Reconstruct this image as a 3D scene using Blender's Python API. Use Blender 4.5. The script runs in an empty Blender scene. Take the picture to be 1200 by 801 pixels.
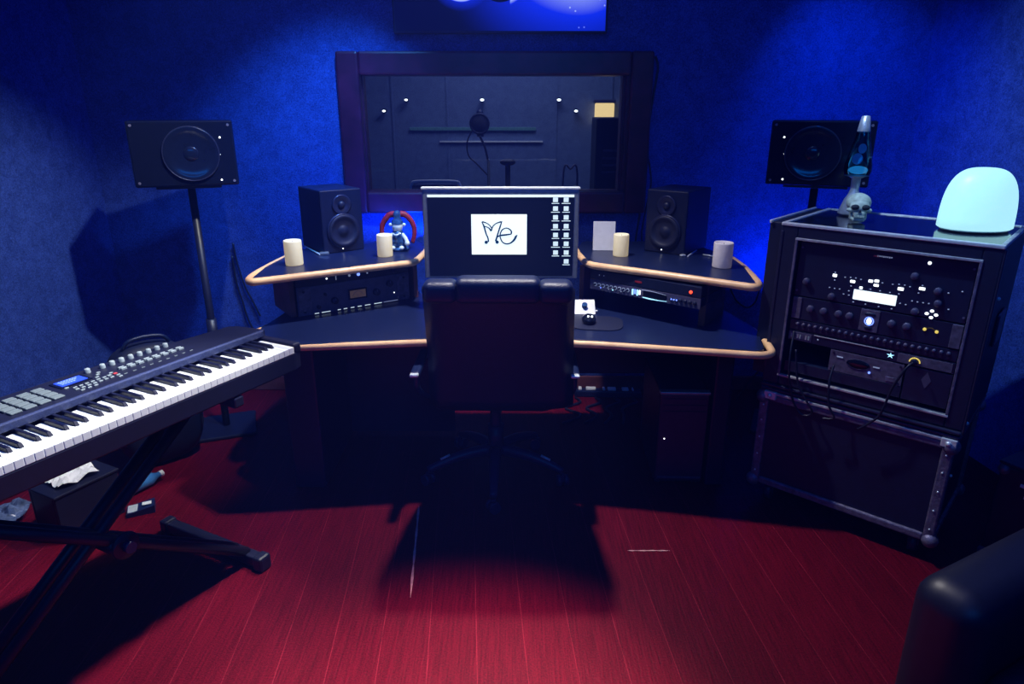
import bpy, bmesh, math, random
from math import sin, cos, pi, radians, sqrt, atan2
from mathutils import Vector, Matrix, Euler
random.seed(7)
SC = bpy.context.scene
COL = SC.collection

# ------------------------------------------------------------------ camera
CAM_H, PITCH, FPX = 1.65, 19.0, 800.0
cd = bpy.data.cameras.new('camera'); cam = bpy.data.objects.new('camera', cd); COL.objects.link(cam)
cam.location = (0, 0, CAM_H); cam.rotation_euler = (radians(90 - PITCH), 0, 0)
cd.sensor_fit = 'HORIZONTAL'; cd.sensor_width = 36; cd.lens = 36 * FPX / 1200.0; cd.clip_start = 0.05
SC.camera = cam
SC.view_settings.view_transform = 'Standard'; SC.view_settings.look = 'None'
SC.view_settings.gamma = 1; SC.view_settings.use_curve_mapping = False
SC.view_settings.exposure = 0.0
SC.cycles.use_denoising = True
SC.cycles.max_bounces = 7
SC.cycles.sample_clamp_indirect = 3.0

# ------------------------------------------------------------------ materials
def _n(nt, t, **kw):
    n = nt.nodes.new(t)
    for k, v in kw.items(): setattr(n, k, v)
    return n
def mat(name, col, rough=0.5, metal=0.0, emit=None, estr=1.0, var=0.12, scale=40.0, bump=0.0, bscale=120.0, spec=0.5, trans=0.0):
    m = bpy.data.materials.new(name); m.use_nodes = True; nt = m.node_tree
    b = nt.nodes['Principled BSDF']
    b.inputs['Roughness'].default_value = rough; b.inputs['Metallic'].default_value = metal
    b.inputs['Specular IOR Level'].default_value = spec
    b.inputs['Transmission Weight'].default_value = trans
    tc = _n(nt, 'ShaderNodeTexCoord')
    nz = _n(nt, 'ShaderNodeTexNoise'); nz.inputs['Scale'].default_value = scale; nz.inputs['Detail'].default_value = 4
    nt.links.new(tc.outputs['Object'], nz.inputs['Vector'])
    cr = _n(nt, 'ShaderNodeValToRGB')
    cr.color_ramp.elements[0].position = 0.3; cr.color_ramp.elements[1].position = 0.7
    cr.color_ramp.elements[0].color = tuple(max(0, c * (1 - var)) for c in col) + (1,)
    cr.color_ramp.elements[1].color = tuple(min(1, c * (1 + var)) for c in col) + (1,)
    nt.links.new(nz.outputs['Fac'], cr.inputs['Fac']); nt.links.new(cr.outputs['Color'], b.inputs['Base Color'])
    if emit:
        b.inputs['Emission Color'].default_value = tuple(emit) + (1,); b.inputs['Emission Strength'].default_value = estr
    if bump > 0:
        n2 = _n(nt, 'ShaderNodeTexNoise'); n2.inputs['Scale'].default_value = bscale; n2.inputs['Detail'].default_value = 3
        nt.links.new(tc.outputs['Object'], n2.inputs['Vector'])
        bp = _n(nt, 'ShaderNodeBump'); bp.inputs['Strength'].default_value = bump; bp.inputs['Distance'].default_value = 0.004
        nt.links.new(n2.outputs['Fac'], bp.inputs['Height']); nt.links.new(bp.outputs['Normal'], b.inputs['Normal'])
    return m

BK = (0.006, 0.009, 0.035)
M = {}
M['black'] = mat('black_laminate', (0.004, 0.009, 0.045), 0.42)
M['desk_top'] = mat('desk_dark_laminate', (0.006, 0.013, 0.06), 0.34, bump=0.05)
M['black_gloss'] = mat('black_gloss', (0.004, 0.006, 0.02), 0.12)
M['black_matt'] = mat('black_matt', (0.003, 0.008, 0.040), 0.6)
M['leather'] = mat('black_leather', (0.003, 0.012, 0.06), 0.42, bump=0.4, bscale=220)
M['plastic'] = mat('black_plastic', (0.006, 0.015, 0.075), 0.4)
M['cone'] = mat('speaker_cone', (0.008, 0.012, 0.045), 0.5)
M['cone_rim'] = mat('speaker_rim', (0.025, 0.03, 0.085), 0.35, metal=0.4)
M['dish'] = mat('waveguide_gloss', (0.006, 0.010, 0.035), 0.14, metal=0.2)
M['edge'] = mat('oak_edge', (0.95, 0.56, 0.30), 0.35, var=0.15, scale=14)
M['post'] = mat('wood_post', (0.16, 0.05, 0.06), 0.45, var=0.3, scale=12)
M['frame'] = mat('mahogany_frame', (0.10, 0.007, 0.03), 0.34, var=0.35, scale=9)
M['silver'] = mat('brushed_aluminium', (0.72, 0.80, 0.86), 0.35, metal=0.35)
M['alu'] = mat('display_aluminium', (0.35, 0.42, 0.5), 0.35, metal=0.7)
M['trim'] = mat('case_aluminium', (0.48, 0.52, 0.60), 0.38, metal=0.45, var=0.25, bump=0.3)
M['trim_dull'] = mat('case_dull_aluminium', (0.16, 0.15, 0.26), 0.5, metal=0.5, var=0.35, bump=0.5)
M['trim_dark'] = mat('case_dark_extrusion', (0.04, 0.045, 0.11), 0.35, metal=0.6)
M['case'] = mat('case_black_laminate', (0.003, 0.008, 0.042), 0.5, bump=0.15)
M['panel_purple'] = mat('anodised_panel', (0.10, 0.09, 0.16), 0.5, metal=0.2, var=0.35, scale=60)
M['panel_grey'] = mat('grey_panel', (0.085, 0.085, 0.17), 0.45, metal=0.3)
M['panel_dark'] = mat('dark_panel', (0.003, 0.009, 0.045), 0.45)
M['white'] = mat('white_plastic', (0.85, 0.88, 0.9), 0.4, var=0.03)
M['key_white'] = mat('white_key', (0.86, 0.90, 0.92), 0.28, var=0.02)
M['key_black'] = mat('black_key', (0.004, 0.006, 0.03), 0.38, spec=.3)
M['kb_body'] = mat('keyboard_body', (0.003, 0.005, 0.028), 0.5)
M['kb_rail'] = mat('keyboard_rail', (0.03, 0.045, 0.14), 0.55, var=0.3, scale=200)
M['pad'] = mat('rubber_pad', (0.14, 0.18, 0.21), 0.6)
M['button'] = mat('grey_button', (0.26, 0.32, 0.36), 0.45)
M['paper'] = mat('paper', (0.85, 0.86, 0.9), 0.8, var=0.05)
M['bone'] = mat('bone_resin', (0.50, 0.60, 0.52), 0.55, var=0.3, scale=60, bump=0.3)
M['socket'] = mat('dark_socket', (0.02, 0.03, 0.05), 0.8)
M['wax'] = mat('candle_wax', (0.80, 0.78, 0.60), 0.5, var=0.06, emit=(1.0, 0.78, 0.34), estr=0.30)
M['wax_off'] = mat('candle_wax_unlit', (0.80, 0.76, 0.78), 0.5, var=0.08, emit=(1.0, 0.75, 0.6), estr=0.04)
M['flame'] = mat('candle_glow', (1, .8, .4), 0.5, emit=(1.0, 0.62, 0.18), estr=1.6)
M['blue_glossy'] = mat('blue_glaze', (0.025, 0.08, 0.22), 0.15, var=0.5, scale=50)
M['white_glossy'] = mat('white_glaze', (0.75, 0.85, 0.9), 0.15)
M['red_cloth'] = mat('dark_red_cloth', (0.30, 0.01, 0.03), 0.55, var=0.3)
M['red_label'] = mat('red_label', (0.5, 0.05, 0.07), 0.4)
M['cable'] = mat('black_cable', (0.006, 0.008, 0.03), 0.45)
M['booth_wall'] = None
def emis(name, col, s, var=0.0, scale=30): return mat(name, tuple(min(1, c * .5) for c in col), 0.4, emit=col, estr=s)
M['led_white'] = emis('led_white', (0.85, 0.93, 1.0), 2.2)
M['led_dim'] = emis('led_dim', (0.45, 0.55, 0.85), 0.28)
M['led_pt'] = emis('led_point', (0.9, 0.95, 1.0), 3.0)
M['led_blue'] = emis('led_blue', (0.15, 0.25, 1.0), 2.0)
M['led_cyan'] = emis('led_cyan', (0.35, 0.75, 1.0), 1.6)
M['led_red'] = emis('led_red', (1.0, 0.05, 0.02), 3.0)
M['led_gold'] = emis('led_gold', (1.0, 0.75, 0.15), 0.7)
M['lcd_blue'] = emis('lcd_blue', (0.03, 0.09, 1.0), 0.85)
M['lcd_txt'] = emis('lcd_text', (0.3, 0.45, 1.0), 0.9)
M['lcd_white'] = emis('lcd_white', (0.75, 0.88, 1.0), 1.3)
M['meter'] = emis('meter_amber', (.6, 0.36, 0.22), 0.06)
M['scr_dark'] = emis('screen_dark', (0.0, 0.002, 0.018), 0.7)
M['scr_white'] = emis('screen_white', (0.80, 0.96, 1.0), 1.05)
M['scr_ink'] = emis('screen_ink', (0.0, 0.035, 0.13), 0.6)
M['scr_bar'] = emis('screen_bar', (0.75, 0.90, 1.0), 0.95)
M['scr_icon'] = emis('screen_icon', (0.70, 0.88, 0.98), 0.8)
M['lamp_cyan'] = emis('glowing_turquoise', (0.42, 0.84, 0.95), 1.0)
M['warm_lamp'] = emis('warm_lamp', (1.0, 0.70, 0.30), 1.1)

def wall_mat(name, c0, c1, bump=0.6):
    m = bpy.data.materials.new(name); m.use_nodes = True; nt = m.node_tree; b = nt.nodes['Principled BSDF']
    b.inputs['Roughness'].default_value = 0.62; b.inputs['Specular IOR Level'].default_value = 0.35
    tc = _n(nt, 'ShaderNodeTexCoord')
    big = _n(nt, 'ShaderNodeTexNoise'); big.inputs['Scale'].default_value = 16; big.inputs['Detail'].default_value = 6; big.inputs['Distortion'].default_value = .6; big.inputs['Roughness'].default_value = .65
    fine = _n(nt, 'ShaderNodeTexNoise'); fine.inputs['Scale'].default_value = 130; fine.inputs['Detail'].default_value = 5; fine.inputs['Distortion'].default_value = .8; fine.inputs['Roughness'].default_value = .75
    for n in (big, fine): nt.links.new(tc.outputs['Object'], n.inputs['Vector'])
    mw = _n(nt, 'ShaderNodeMath', operation='MULTIPLY'); mw.inputs[1].default_value = .55; nt.links.new(big.outputs['Fac'], mw.inputs[0]); mx = _n(nt, 'ShaderNodeMath', operation='MULTIPLY_ADD'); mx.inputs[1].default_value = 1.45; nt.links.new(mw.outputs[0], mx.inputs[2]); nt.links.new(fine.outputs['Fac'], mx.inputs[0])
    cr = _n(nt, 'ShaderNodeValToRGB'); cr.color_ramp.elements[0].position = .43; cr.color_ramp.elements[1].position = .58
    hf = _n(nt, 'ShaderNodeMath', operation='MULTIPLY'); hf.inputs[1].default_value = .5; nt.links.new(mx.outputs[0], hf.inputs[0])
    cr.color_ramp.elements[0].color = c0 + (1,); cr.color_ramp.elements[1].color = c1 + (1,)
    nt.links.new(hf.outputs[0], cr.inputs['Fac']); nt.links.new(cr.outputs['Color'], b.inputs['Base Color'])
    bp = _n(nt, 'ShaderNodeBump'); bp.inputs['Strength'].default_value = bump; bp.inputs['Distance'].default_value = .006
    nt.links.new(fine.outputs['Fac'], bp.inputs['Height']); nt.links.new(bp.outputs['Normal'], b.inputs['Normal'])
    return m
M['wall'] = wall_mat('textured_wallpaper', (0.008, 0.035, 0.24), (0.045, 0.11, 0.55), .9)
M['ceiling'] = wall_mat('ceiling_paint', (0.12, 0.12, 0.22), (0.15, 0.15, 0.26), .2)
M['booth'] = wall_mat('booth_panel', (0.12, 0.17, 0.36), (0.18, 0.26, 0.50), .5)

def floor_mat():
    m = bpy.data.materials.new('red_stained_planks'); m.use_nodes = True; nt = m.node_tree; b = nt.nodes['Principled BSDF']
    tc = _n(nt, 'ShaderNodeTexCoord'); mp = _n(nt, 'ShaderNodeMapping'); mp.inputs['Rotation'].default_value = (0, 0, radians(90 - 3.7))
    nt.links.new(tc.outputs['Object'], mp.inputs['Vector'])
    br = _n(nt, 'ShaderNodeTexBrick'); br.offset = .37; br.inputs['Scale'].default_value = 1
    br.inputs['Brick Width'].default_value = 2.6; br.inputs['Row Height'].default_value = .155; br.inputs['Mortar Size'].default_value = .0016
    br.inputs['Mortar Smooth'].default_value = .3
    br.inputs['Color1'].default_value = (.100, .002, .010, 1); br.inputs['Color2'].default_value = (.083, .002, .009, 1); br.inputs['Mortar'].default_value = (.18, .010, .024, 1)
    nt.links.new(mp.outputs['Vector'], br.inputs['Vector'])
    st = _n(nt, 'ShaderNodeMapping'); st.inputs['Scale'].default_value = (60, 2.5, 1); st.inputs['Rotation'].default_value = (0, 0, radians(-3.7)); nt.links.new(tc.outputs['Object'], st.inputs['Vector'])
    gr = _n(nt, 'ShaderNodeTexNoise'); gr.inputs['Scale'].default_value = 2.2; gr.inputs['Detail'].default_value = 6; nt.links.new(st.outputs['Vector'], gr.inputs['Vector'])
    sp = _n(nt, 'ShaderNodeTexNoise'); sp.inputs['Scale'].default_value = 160; sp.inputs['Detail'].default_value = 4; nt.links.new(tc.outputs['Object'], sp.inputs['Vector'])
    ad = _n(nt, 'ShaderNodeMath', operation='ADD'); nt.links.new(gr.outputs['Fac'], ad.inputs[0]); nt.links.new(sp.outputs['Fac'], ad.inputs[1])
    rg = _n(nt, 'ShaderNodeMapRange'); rg.inputs[1].default_value = .7; rg.inputs[2].default_value = 1.3; rg.inputs[3].default_value = .55; rg.inputs[4].default_value = 1.45
    nt.links.new(ad.outputs[0], rg.inputs[0])
    mu = _n(nt, 'ShaderNodeVectorMath', operation='SCALE'); nt.links.new(br.outputs['Color'], mu.inputs[0]); nt.links.new(rg.outputs[0], mu.inputs['Scale'])
    nt.links.new(mu.outputs[0], b.inputs['Base Color'])
    b.inputs['Roughness'].default_value = .42; b.inputs['Specular IOR Level'].default_value = .10
    bp = _n(nt, 'ShaderNodeBump'); bp.inputs['Strength'].default_value = .35; bp.inputs['Distance'].default_value = .003
    nt.links.new(ad.outputs[0], bp.inputs['Height']); nt.links.new(bp.outputs['Normal'], b.inputs['Normal'])
    return m
M['floor'] = floor_mat()

def glass_mat():
    m = bpy.data.materials.new('window_glass'); m.use_nodes = True; nt = m.node_tree
    for n in list(nt.nodes): nt.nodes.remove(n)
    o = _n(nt, 'ShaderNodeOutputMaterial'); t = _n(nt, 'ShaderNodeBsdfTransparent'); t.inputs[0].default_value = (.82, .86, .9, 1)
    g = _n(nt, 'ShaderNodeBsdfGlossy'); g.inputs['Roughness'].default_value = .02; fr = _n(nt, 'ShaderNodeFresnel'); fr.inputs[0].default_value = 1.5
    mx = _n(nt, 'ShaderNodeMixShader'); nt.links.new(fr.outputs[0], mx.inputs[0]); nt.links.new(t.outputs[0], mx.inputs[1]); nt.links.new(g.outputs[0], mx.inputs[2]); nt.links.new(mx.outputs[0], o.inputs[0])
    return m
M['glass'] = glass_mat()
def lava_mat():
    m = glass_mat(); m.name = 'lava_liquid_glass'
    for n in m.node_tree.nodes:
        if n.type == 'BSDF_TRANSPARENT': n.inputs[0].default_value = (.25, .55, .85, 1)
    return m
M['lava_glass'] = lava_mat()

# ------------------------------------------------------------------ mesh builder
class MB:
    def __init__(s): s.bm = bmesh.new(); s.smooth = False
    def _add(s, tb, mx=None, smooth=False):
        if mx is not None: bmesh.ops.transform(tb, matrix=mx, verts=tb.verts)
        for f in tb.faces: f.smooth = smooth
        me = bpy.data.meshes.new('t'); tb.to_mesh(me); tb.free(); s.bm.from_mesh(me); bpy.data.meshes.remove(me); return s
    def box(s, x0, x1, y0, y1, z0, z1, bev=0.0, mx=None, seg=2):
        tb = bmesh.new(); bmesh.ops.create_cube(tb, size=1)
        for v in tb.verts: v.co = Vector(((x0 + x1) / 2 + v.co.x * (x1 - x0), (y0 + y1) / 2 + v.co.y * (y1 - y0), (z0 + z1) / 2 + v.co.z * (z1 - z0)))
        if bev > 0: bmesh.ops.bevel(tb, geom=list(tb.edges), offset=min(bev, .49 * min(abs(x1 - x0), abs(y1 - y0), abs(z1 - z0))), segments=seg, profile=.5, affect='EDGES')
        return s._add(tb, mx)
    def cyl(s, p0, p1, r0, r1=None, n=20, cap=True, smooth=True):
        r1 = r0 if r1 is None else r1; p0, p1 = Vector(p0), Vector(p1); d = p1 - p0
        q = d.to_track_quat('Z', 'Y').to_matrix().to_4x4(); tb = bmesh.new()
        a = [tb.verts.new((r0 * cos(2 * pi * i / n), r0 * sin(2 * pi * i / n), 0)) for i in range(n)]
        b = [tb.verts.new((r1 * cos(2 * pi * i / n), r1 * sin(2 * pi * i / n), d.length)) for i in range(n)]
        for i in range(n):
            j = (i + 1) % n; tb.faces.new((a[i], a[j], b[j], b[i])).smooth = smooth
        if cap: tb.faces.new(a[::-1]); tb.faces.new(b)
        sm = [f.smooth for f in tb.faces]
        mx = Matrix.Translation(p0) @ q; bmesh.ops.transform(tb, matrix=mx, verts=tb.verts)
        me = bpy.data.meshes.new('t'); tb.to_mesh(me); tb.free(); s.bm.from_mesh(me); bpy.data.meshes.remove(me); return s
    def lathe(s, prof, n=28, mx=None, sx=1, sy=1):
        tb = bmesh.new(); rings = []
        for r, z in prof:
            rings.append([tb.verts.new((max(r, 1e-5) * sx * cos(2 * pi * i / n), max(r, 1e-5) * sy * sin(2 * pi * i / n), z)) for i in range(n)])
        for a, b in zip(rings, rings[1:]):
            for i in range(n):
                j = (i + 1) % n; tb.faces.new((a[i], a[j], b[j], b[i]))
        bmesh.ops.remove_doubles(tb, verts=tb.verts, dist=2e-5)
        bmesh.ops.recalc_face_normals(tb, faces=tb.faces)
        return s._add(tb, mx, True)
    def tube(s, pts, r, n=8, sub=6, radii=None, closed=False):
        P = [Vector(p) for p in pts]
        Q = []
        if sub > 1 and len(P) > 2:
            for i in range(len(P) - 1):
                p0 = P[max(i - 1, 0)]; p1 = P[i]; p2 = P[i + 1]; p3 = P[min(i + 2, len(P) - 1)]
                for k in range(sub):
                    t = k / sub
                    Q.append((.5 * ((2 * p1) + (p2 - p0) * t + (2 * p0 - 5 * p1 + 4 * p2 - p3) * t * t + (3 * p1 - p0 - 3 * p2 + p3) * t ** 3), (i + t) / (len(P) - 1)))
            Q.append((P[-1], 1.0))
        else: Q = [(p, i / max(1, len(P) - 1)) for i, p in enumerate(P)]
        tb = bmesh.new(); rings = []; up = None
        for i, (p, t) in enumerate(Q):
            d = (Q[min(i + 1, len(Q) - 1)][0] - Q[max(i - 1, 0)][0]).normalized()
            if up is None: up = d.orthogonal().normalized()
            up = (up - d * up.dot(d)).normalized(); w = d.cross(up)
            rr = r if radii is None else radii[0] + (radii[1] - radii[0]) * t
            rings.append([tb.verts.new(p + up * rr * cos(2 * pi * k / n) + w * rr * sin(2 * pi * k / n)) for k in range(n)])
        for a, b in zip(rings, rings[1:]):
            for k in range(n):
                j = (k + 1) % n; tb.faces.new((a[k], a[j], b[j], b[k]))
        tb.faces.new(rings[0][::-1]); tb.faces.new(rings[-1])
        bmesh.ops.recalc_face_normals(tb, faces=tb.faces)
        return s._add(tb, None, True)
    def prism(s, pts, z0, z1, mx=None, bev=0.0):
        tb = bmesh.new(); a = [tb.verts.new((x, y, z0)) for x, y in pts]; f = tb.faces.new(a)
        r = bmesh.ops.extrude_face_region(tb, geom=[f]); 
        for v in [g for g in r['geom'] if isinstance(g, bmesh.types.BMVert)]: v.co.z = z1
        bmesh.ops.recalc_face_normals(tb, faces=tb.faces)
        if bev > 0: bmesh.ops.bevel(tb, geom=list(tb.edges), offset=bev, segments=2, profile=.5, affect='EDGES')
        return s._add(tb, mx)
    def ball(s, c, r, sx=1, sy=1, sz=1, n=18, rot=None):
        tb = bmesh.new(); bmesh.ops.create_uvsphere(tb, u_segments=n, v_segments=max(6, n // 2 + 1), radius=r)
        mx = Matrix.Translation(Vector(c)) @ (rot.to_matrix().to_4x4() if rot else Matrix.Identity(4)) @ Matrix.Diagonal((sx, sy, sz, 1))
        return s._add(tb, mx, True)
    def torus(s, c, R, r, mx=None, n=28, m=8, sx=1, sy=1):
        tb = bmesh.new(); rings = []
        for i in range(n):
            a = 2 * pi * i / n
            rings.append([tb.verts.new(((R + r * cos(2 * pi * k / m)) * cos(a) * sx, (R + r * cos(2 * pi * k / m)) * sin(a) * sy, r * sin(2 * pi * k / m))) for k in range(m)])
        for i in range(n):
            A, B = rings[i], rings[(i + 1) % n]
            for k in range(m):
                j = (k + 1) % m; tb.faces.new((A[k], B[k], B[j], A[j]))
        bmesh.ops.recalc_face_normals(tb, faces=tb.faces)
        mm = Matrix.Translation(Vector(c)) @ (mx if mx is not None else Matrix.Identity(4))
        return s._add(tb, mm, True)
    def ribbon(s, pts, w, y, sub=8, th=.0006, smoothc=True):
        # flat stroke in the local x-z plane at depth y; pts = (x, z, width factor)
        P = [Vector(p) for p in pts]; Q = []
        if smoothc and len(P) > 2:
            for i in range(len(P) - 1):
                p0 = P[max(i - 1, 0)]; p1 = P[i]; p2 = P[i + 1]; p3 = P[min(i + 2, len(P) - 1)]
                for k in range(sub):
                    t = k / sub; Q.append(.5 * ((2 * p1) + (p2 - p0) * t + (2 * p0 - 5 * p1 + 4 * p2 - p3) * t * t + (3 * p1 - p0 - 3 * p2 + p3) * t ** 3))
            Q.append(P[-1])
        else: Q = P
        tb = bmesh.new(); L = []
        for i, q in enumerate(Q):
            a, b = Q[max(i - 1, 0)], Q[min(i + 1, len(Q) - 1)]
            d = Vector((b.x - a.x, b.y - a.y)); d.normalize(); nn = Vector((-d.y, d.x)) * w * q.z * .5
            L.append((tb.verts.new((q.x + nn.x, y, q.y + nn.y)), tb.verts.new((q.x - nn.x, y, q.y - nn.y))))
        for (a, b), (c, d) in zip(L, L[1:]): tb.faces.new((a, b, d, c))
        r = bmesh.ops.extrude_face_region(tb, geom=list(tb.faces))
        for v in [g for g in r['geom'] if isinstance(g, bmesh.types.BMVert)]: v.co.y -= th
        bmesh.ops.recalc_face_normals(tb, faces=tb.faces)
        return s._add(tb)
    def build(s, name, m, parent=None, loc=None, rz=None):
        me = bpy.data.meshes.new(name); s.bm.to_mesh(me); s.bm.free()
        if isinstance(m, str): m = M[m]
        me.materials.append(m)
        o = bpy.data.objects.new(name, me); COL.objects.link(o)
        if parent: o.parent = parent
        if loc is not None: o.location = loc
        if rz is not None: o.rotation_euler = (0, 0, rz)
        return o

def tag(o, label=None, cat=None, group=None, kind=None):
    if label: o['label'] = label
    if cat: o['category'] = cat
    if group: o['group'] = group
    if kind: o['kind'] = kind
    return o
def thing(name, label, cat, loc=(0, 0, 0), deg=0, group=None):
    o = bpy.data.objects.new(name, None); COL.objects.link(o); o.empty_display_size = .05
    o.location = loc; o.rotation_euler = (0, 0, radians(deg)); return tag(o, label, cat, group)
def struct(name, mb, m): return tag(mb.build(name, m), kind='structure')
def kids(o): return [c for c in COL.objects if c.parent == o]
def dup(root, loc, deg, label=None):
    def cp(o, par):
        c = o.copy(); COL.objects.link(c); c.parent = par
        for ch in kids(o): cp(ch, c)
        return c
    r = cp(root, None); r.location = loc; r.rotation_euler = (0, 0, radians(deg))
    if label: r['label'] = label
    return r
def copypart(src, parent, loc, label=None):
    c = src.copy(); COL.objects.link(c); c.parent = parent; c.location = loc
    if 'label' in c.keys(): del c['label']
    if label: c['label'] = label
    return c
FACE = Matrix.Rotation(pi / 2, 4, 'X')     # lathe axis z -> -y (towards the viewer of a front panel)

# ================================================================== SETTING
YB = 3.9; XL, XR = -2.3, 2.2; ZC = 2.75; YR = -1.4; XLF, XRF = -2.75, 2.75
struct('floor', MB().box(-3.4, 3.4, YR - .3, 7.6, -.08, 0), 'floor')
struct('ceiling', MB().box(-3.2, 3.2, YR - .3, YB + .16, ZC, ZC + .1), 'ceiling')
wx0, wx1, wz0, wz1 = -.845, .635, 1.16, 1.85      # opening in the back wall
w = MB(); w.box(-3.2, wx0, YB, YB + .16, 0, ZC); w.box(wx1, 3.2, YB, YB + .16, 0, ZC); w.box(wx0, wx1, YB, YB + .16, 0, wz0); w.box(wx0, wx1, YB, YB + .16, wz1, ZC)
struct('wall_back', w, 'wall')
struct('wall_left', MB().prism([(XL, YB), (XLF, YR), (XLF - .15, YR), (XL - .15, YB)], 0, ZC), 'wall')
struct('wall_right', MB().prism([(XR, YB), (XR + .15, YB), (XRF + .15, YR), (XRF, YR)], 0, ZC), 'wall')
struct('wall_front', MB().box(XLF - .15, XRF + .15, YR - .15, YR, 0, ZC), 'wall')
struct('baseboard_back', MB().box(XL, XR, YB - .018, YB, 0, .09, .006), 'post')
# window: mahogany frame with stepped profile, sill, glass
def frame_mb(x0, x1, z0, z1, t, y0, y1, bev):
    m = MB(); m.box(x0, x0 + t, y0, y1, z0, z1, bev); m.box(x1 - t, x1, y0, y1, z0, z1, bev)
    m.box(x0 + t, x1 - t, y0, y1, z1 - t, z1, bev); m.box(x0 + t, x1 - t, y0, y1, z0, z0 + t, bev); return m
wf = struct('window_1', frame_mb(-.925, .745, 1.085, 1.925, .118, YB - .05, YB + .02, .012), 'frame')
frame_mb(-.845, .635, 1.162, 1.848, .028, YB - .005, YB + .09, .008).build('inner_frame', 'frame', wf)
frame_mb(-.82, .61, 1.187, 1.823, .016, YB + .02, YB + .11, .004).build('window_stop', 'frame', wf)
MB().box(-.825, .615, YB + .055, YB + .063, 1.182, 1.828).build('window_pane', 'glass', wf)
# recording booth behind the glass
BY = 6.6
struct('wall_booth_back', MB().box(-2.2, 2.2, BY, BY + .1, 0, ZC), 'booth')
struct('wall_booth_left', MB().box(-2.3, -2.2, YB + .16, BY + .1, 0, ZC), 'booth')
struct('wall_booth_right', MB().box(2.2, 2.3, YB + .16, BY + .1, 0, ZC), 'booth')
struct('ceiling_booth', MB().box(-2.3, 2.3, YB + .16, BY + .1, ZC, ZC + .1), 'booth')
tr = MB()
for i in range(9): tr.box(-2.1 + i * .5, -2.085 + i * .5, BY - .012, BY, .1, 2.5)
struct('trim_1', tr, 'booth')

# camera-space measuring helper used only to read positions off the photo
def ray(px, py):
    a = (px - 600) / FPX; b = (400.5 - py) / FPX; p = radians(PITCH)
    return Vector((a, cos(p) + b * sin(p), -sin(p) + b * cos(p)))
def atY(px, py, y): d = ray(px, py); t = y / d.y; return Vector((d.x * t, y, CAM_H + d.z * t))
def atZ(px, py, h): d = ray(px, py); t = (h - CAM_H) / d.z; return Vector((d.x * t, d.y * t, h))
def onf(o, deg, px, py, y0=0):
    c, s = cos(radians(deg)), sin(radians(deg)); d = ray(px, py)
    t = (y0 - (o[0] * s - o[1] * c)) / (-d.x * s + d.y * c)
    x, y, z = d.x * t - o[0], d.y * t - o[1], CAM_H + d.z * t
    return (x * c + y * s, z)

# ---- inside the booth
for i, (px, py, r) in enumerate([(450, 130, .012), (476, 117, .012), (565, 117, .014), (563, 130, .013), (655, 117, .014), (675, 130, .013)]):
    p = atY(px, py, BY - .09)
    nm = ['far left, lower', 'second from left, upper', 'middle, upper', 'middle, lower', 'second from right, upper', 'far right, lower'][i]
    t = thing('spot_lamp', 'tiny bright white spot lamp on the booth wall, ' + nm + ' of six', 'lamp', p, 0, 'spot lamps on the booth wall')
    MB().lathe([(0, .05), (.02, .05), (.022, 0), (.016, -.004)], 14, FACE.inverted()).build('lamp_housing', 'plastic', t)
    MB().ball((0, -.008, 0), r, 1.3, .5, .8).build('bulb', 'led_pt', t)
    MB().cyl((0, .05, 0), (0, .088, 0), .008).build('mount', 'plastic', t)
# wall lantern with warm glow
p = atY(708, 133, BY - .05)
t = thing('wall_lantern', 'warm yellow glowing wall lantern seen through the right side of the window', 'lamp', (p.x, BY - .06, p.z - .09))
MB().box(-.085, .085, -.04, .04, 0, .18, .012).build('lamp_shade', 'warm_lamp', t)
MB().box(-.095, .095, -.05, .06, .18, .21, .006).build('top_cap', 'panel_grey', t)
MB().box(-.095, .095, -.05, .06, -.02, 0, .006).build('bottom_cap', 'panel_grey', t)
# pale bars standing in for reflected lines on the booth wall
def rail(px0, px1, py, name, label, m, th=.012):
    a = atY(px0, py, BY - .03); b = atY(px1, py, BY - .03)
    o = MB().box(a.x, b.x, BY - .03, BY, a.z - th / 2, a.z + th / 2, .003).build(name, m)
    tag(o, label, 'rail'); return o
rail(515, 636, 166, 'wall_rail', 'thin pale metal rail across the middle of the booth wall', 'white', .014)
rail(480, 628, 151, 'wall_shelf', 'faint greenish ledge above the thin rail on the booth wall', mat('green_ledge', (.14, .34, .36), .5), .03)['category'] = 'ledge'
# microphone with pop filter on stand
Ym = 5.6
c = atY(562, 145, Ym); fb = atY(573, 235, Ym)
t = thing('microphone_stand', 'microphone stand with round pop filter in the middle of the booth', 'microphone stand', (fb.x, Ym, 0))
lx = c.x - fb.x
MB().cyl((0, 0, .02), (0, 0, c.z - .28), .012).build('pole', 'black_matt', t)
MB().tube([(0, 0, c.z - .30), (lx * .4, 0, c.z - .18), (lx, 0, c.z - .09)], .009).build('boom_arm', 'black_matt', t)
MB().lathe([(0, .02), (.15, .02), (.16, 0), (0, 0)], 24).build('base', 'black_matt', t)
pf = MB().torus((lx, 0, c.z), .072, .008, FACE).build('pop_filter', 'black_matt', t)
MB().lathe([(0, -.002), (.07, -.002), (.07, .002), (0, .002)], 24, Matrix.Translation((lx, 0, c.z)) @ FACE).build('filter_mesh', mat('pop_mesh', (.025, .028, .05), .9), pf)
MB().tube([(lx - .06, 0, c.z - .05), (lx - .10, 0, c.z - .14), (lx - .09, 0, c.z - .24), (lx - .03, 0, c.z - .3), (0, 0, c.z - .4)], .006).build('gooseneck', 'black_matt', t)
MB().cyl((lx, .09, c.z - .1), (lx, .09, c.z + .08), .028).ball((lx, .09, c.z + .08), .028).build('microphone', 'plastic', t)
c = atY(595, 190, 4.8)
t = thing('short_microphone_stand', 'short stand with a flat dark head, right of the pop filter', 'stand', (c.x, 4.8, 0))
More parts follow.
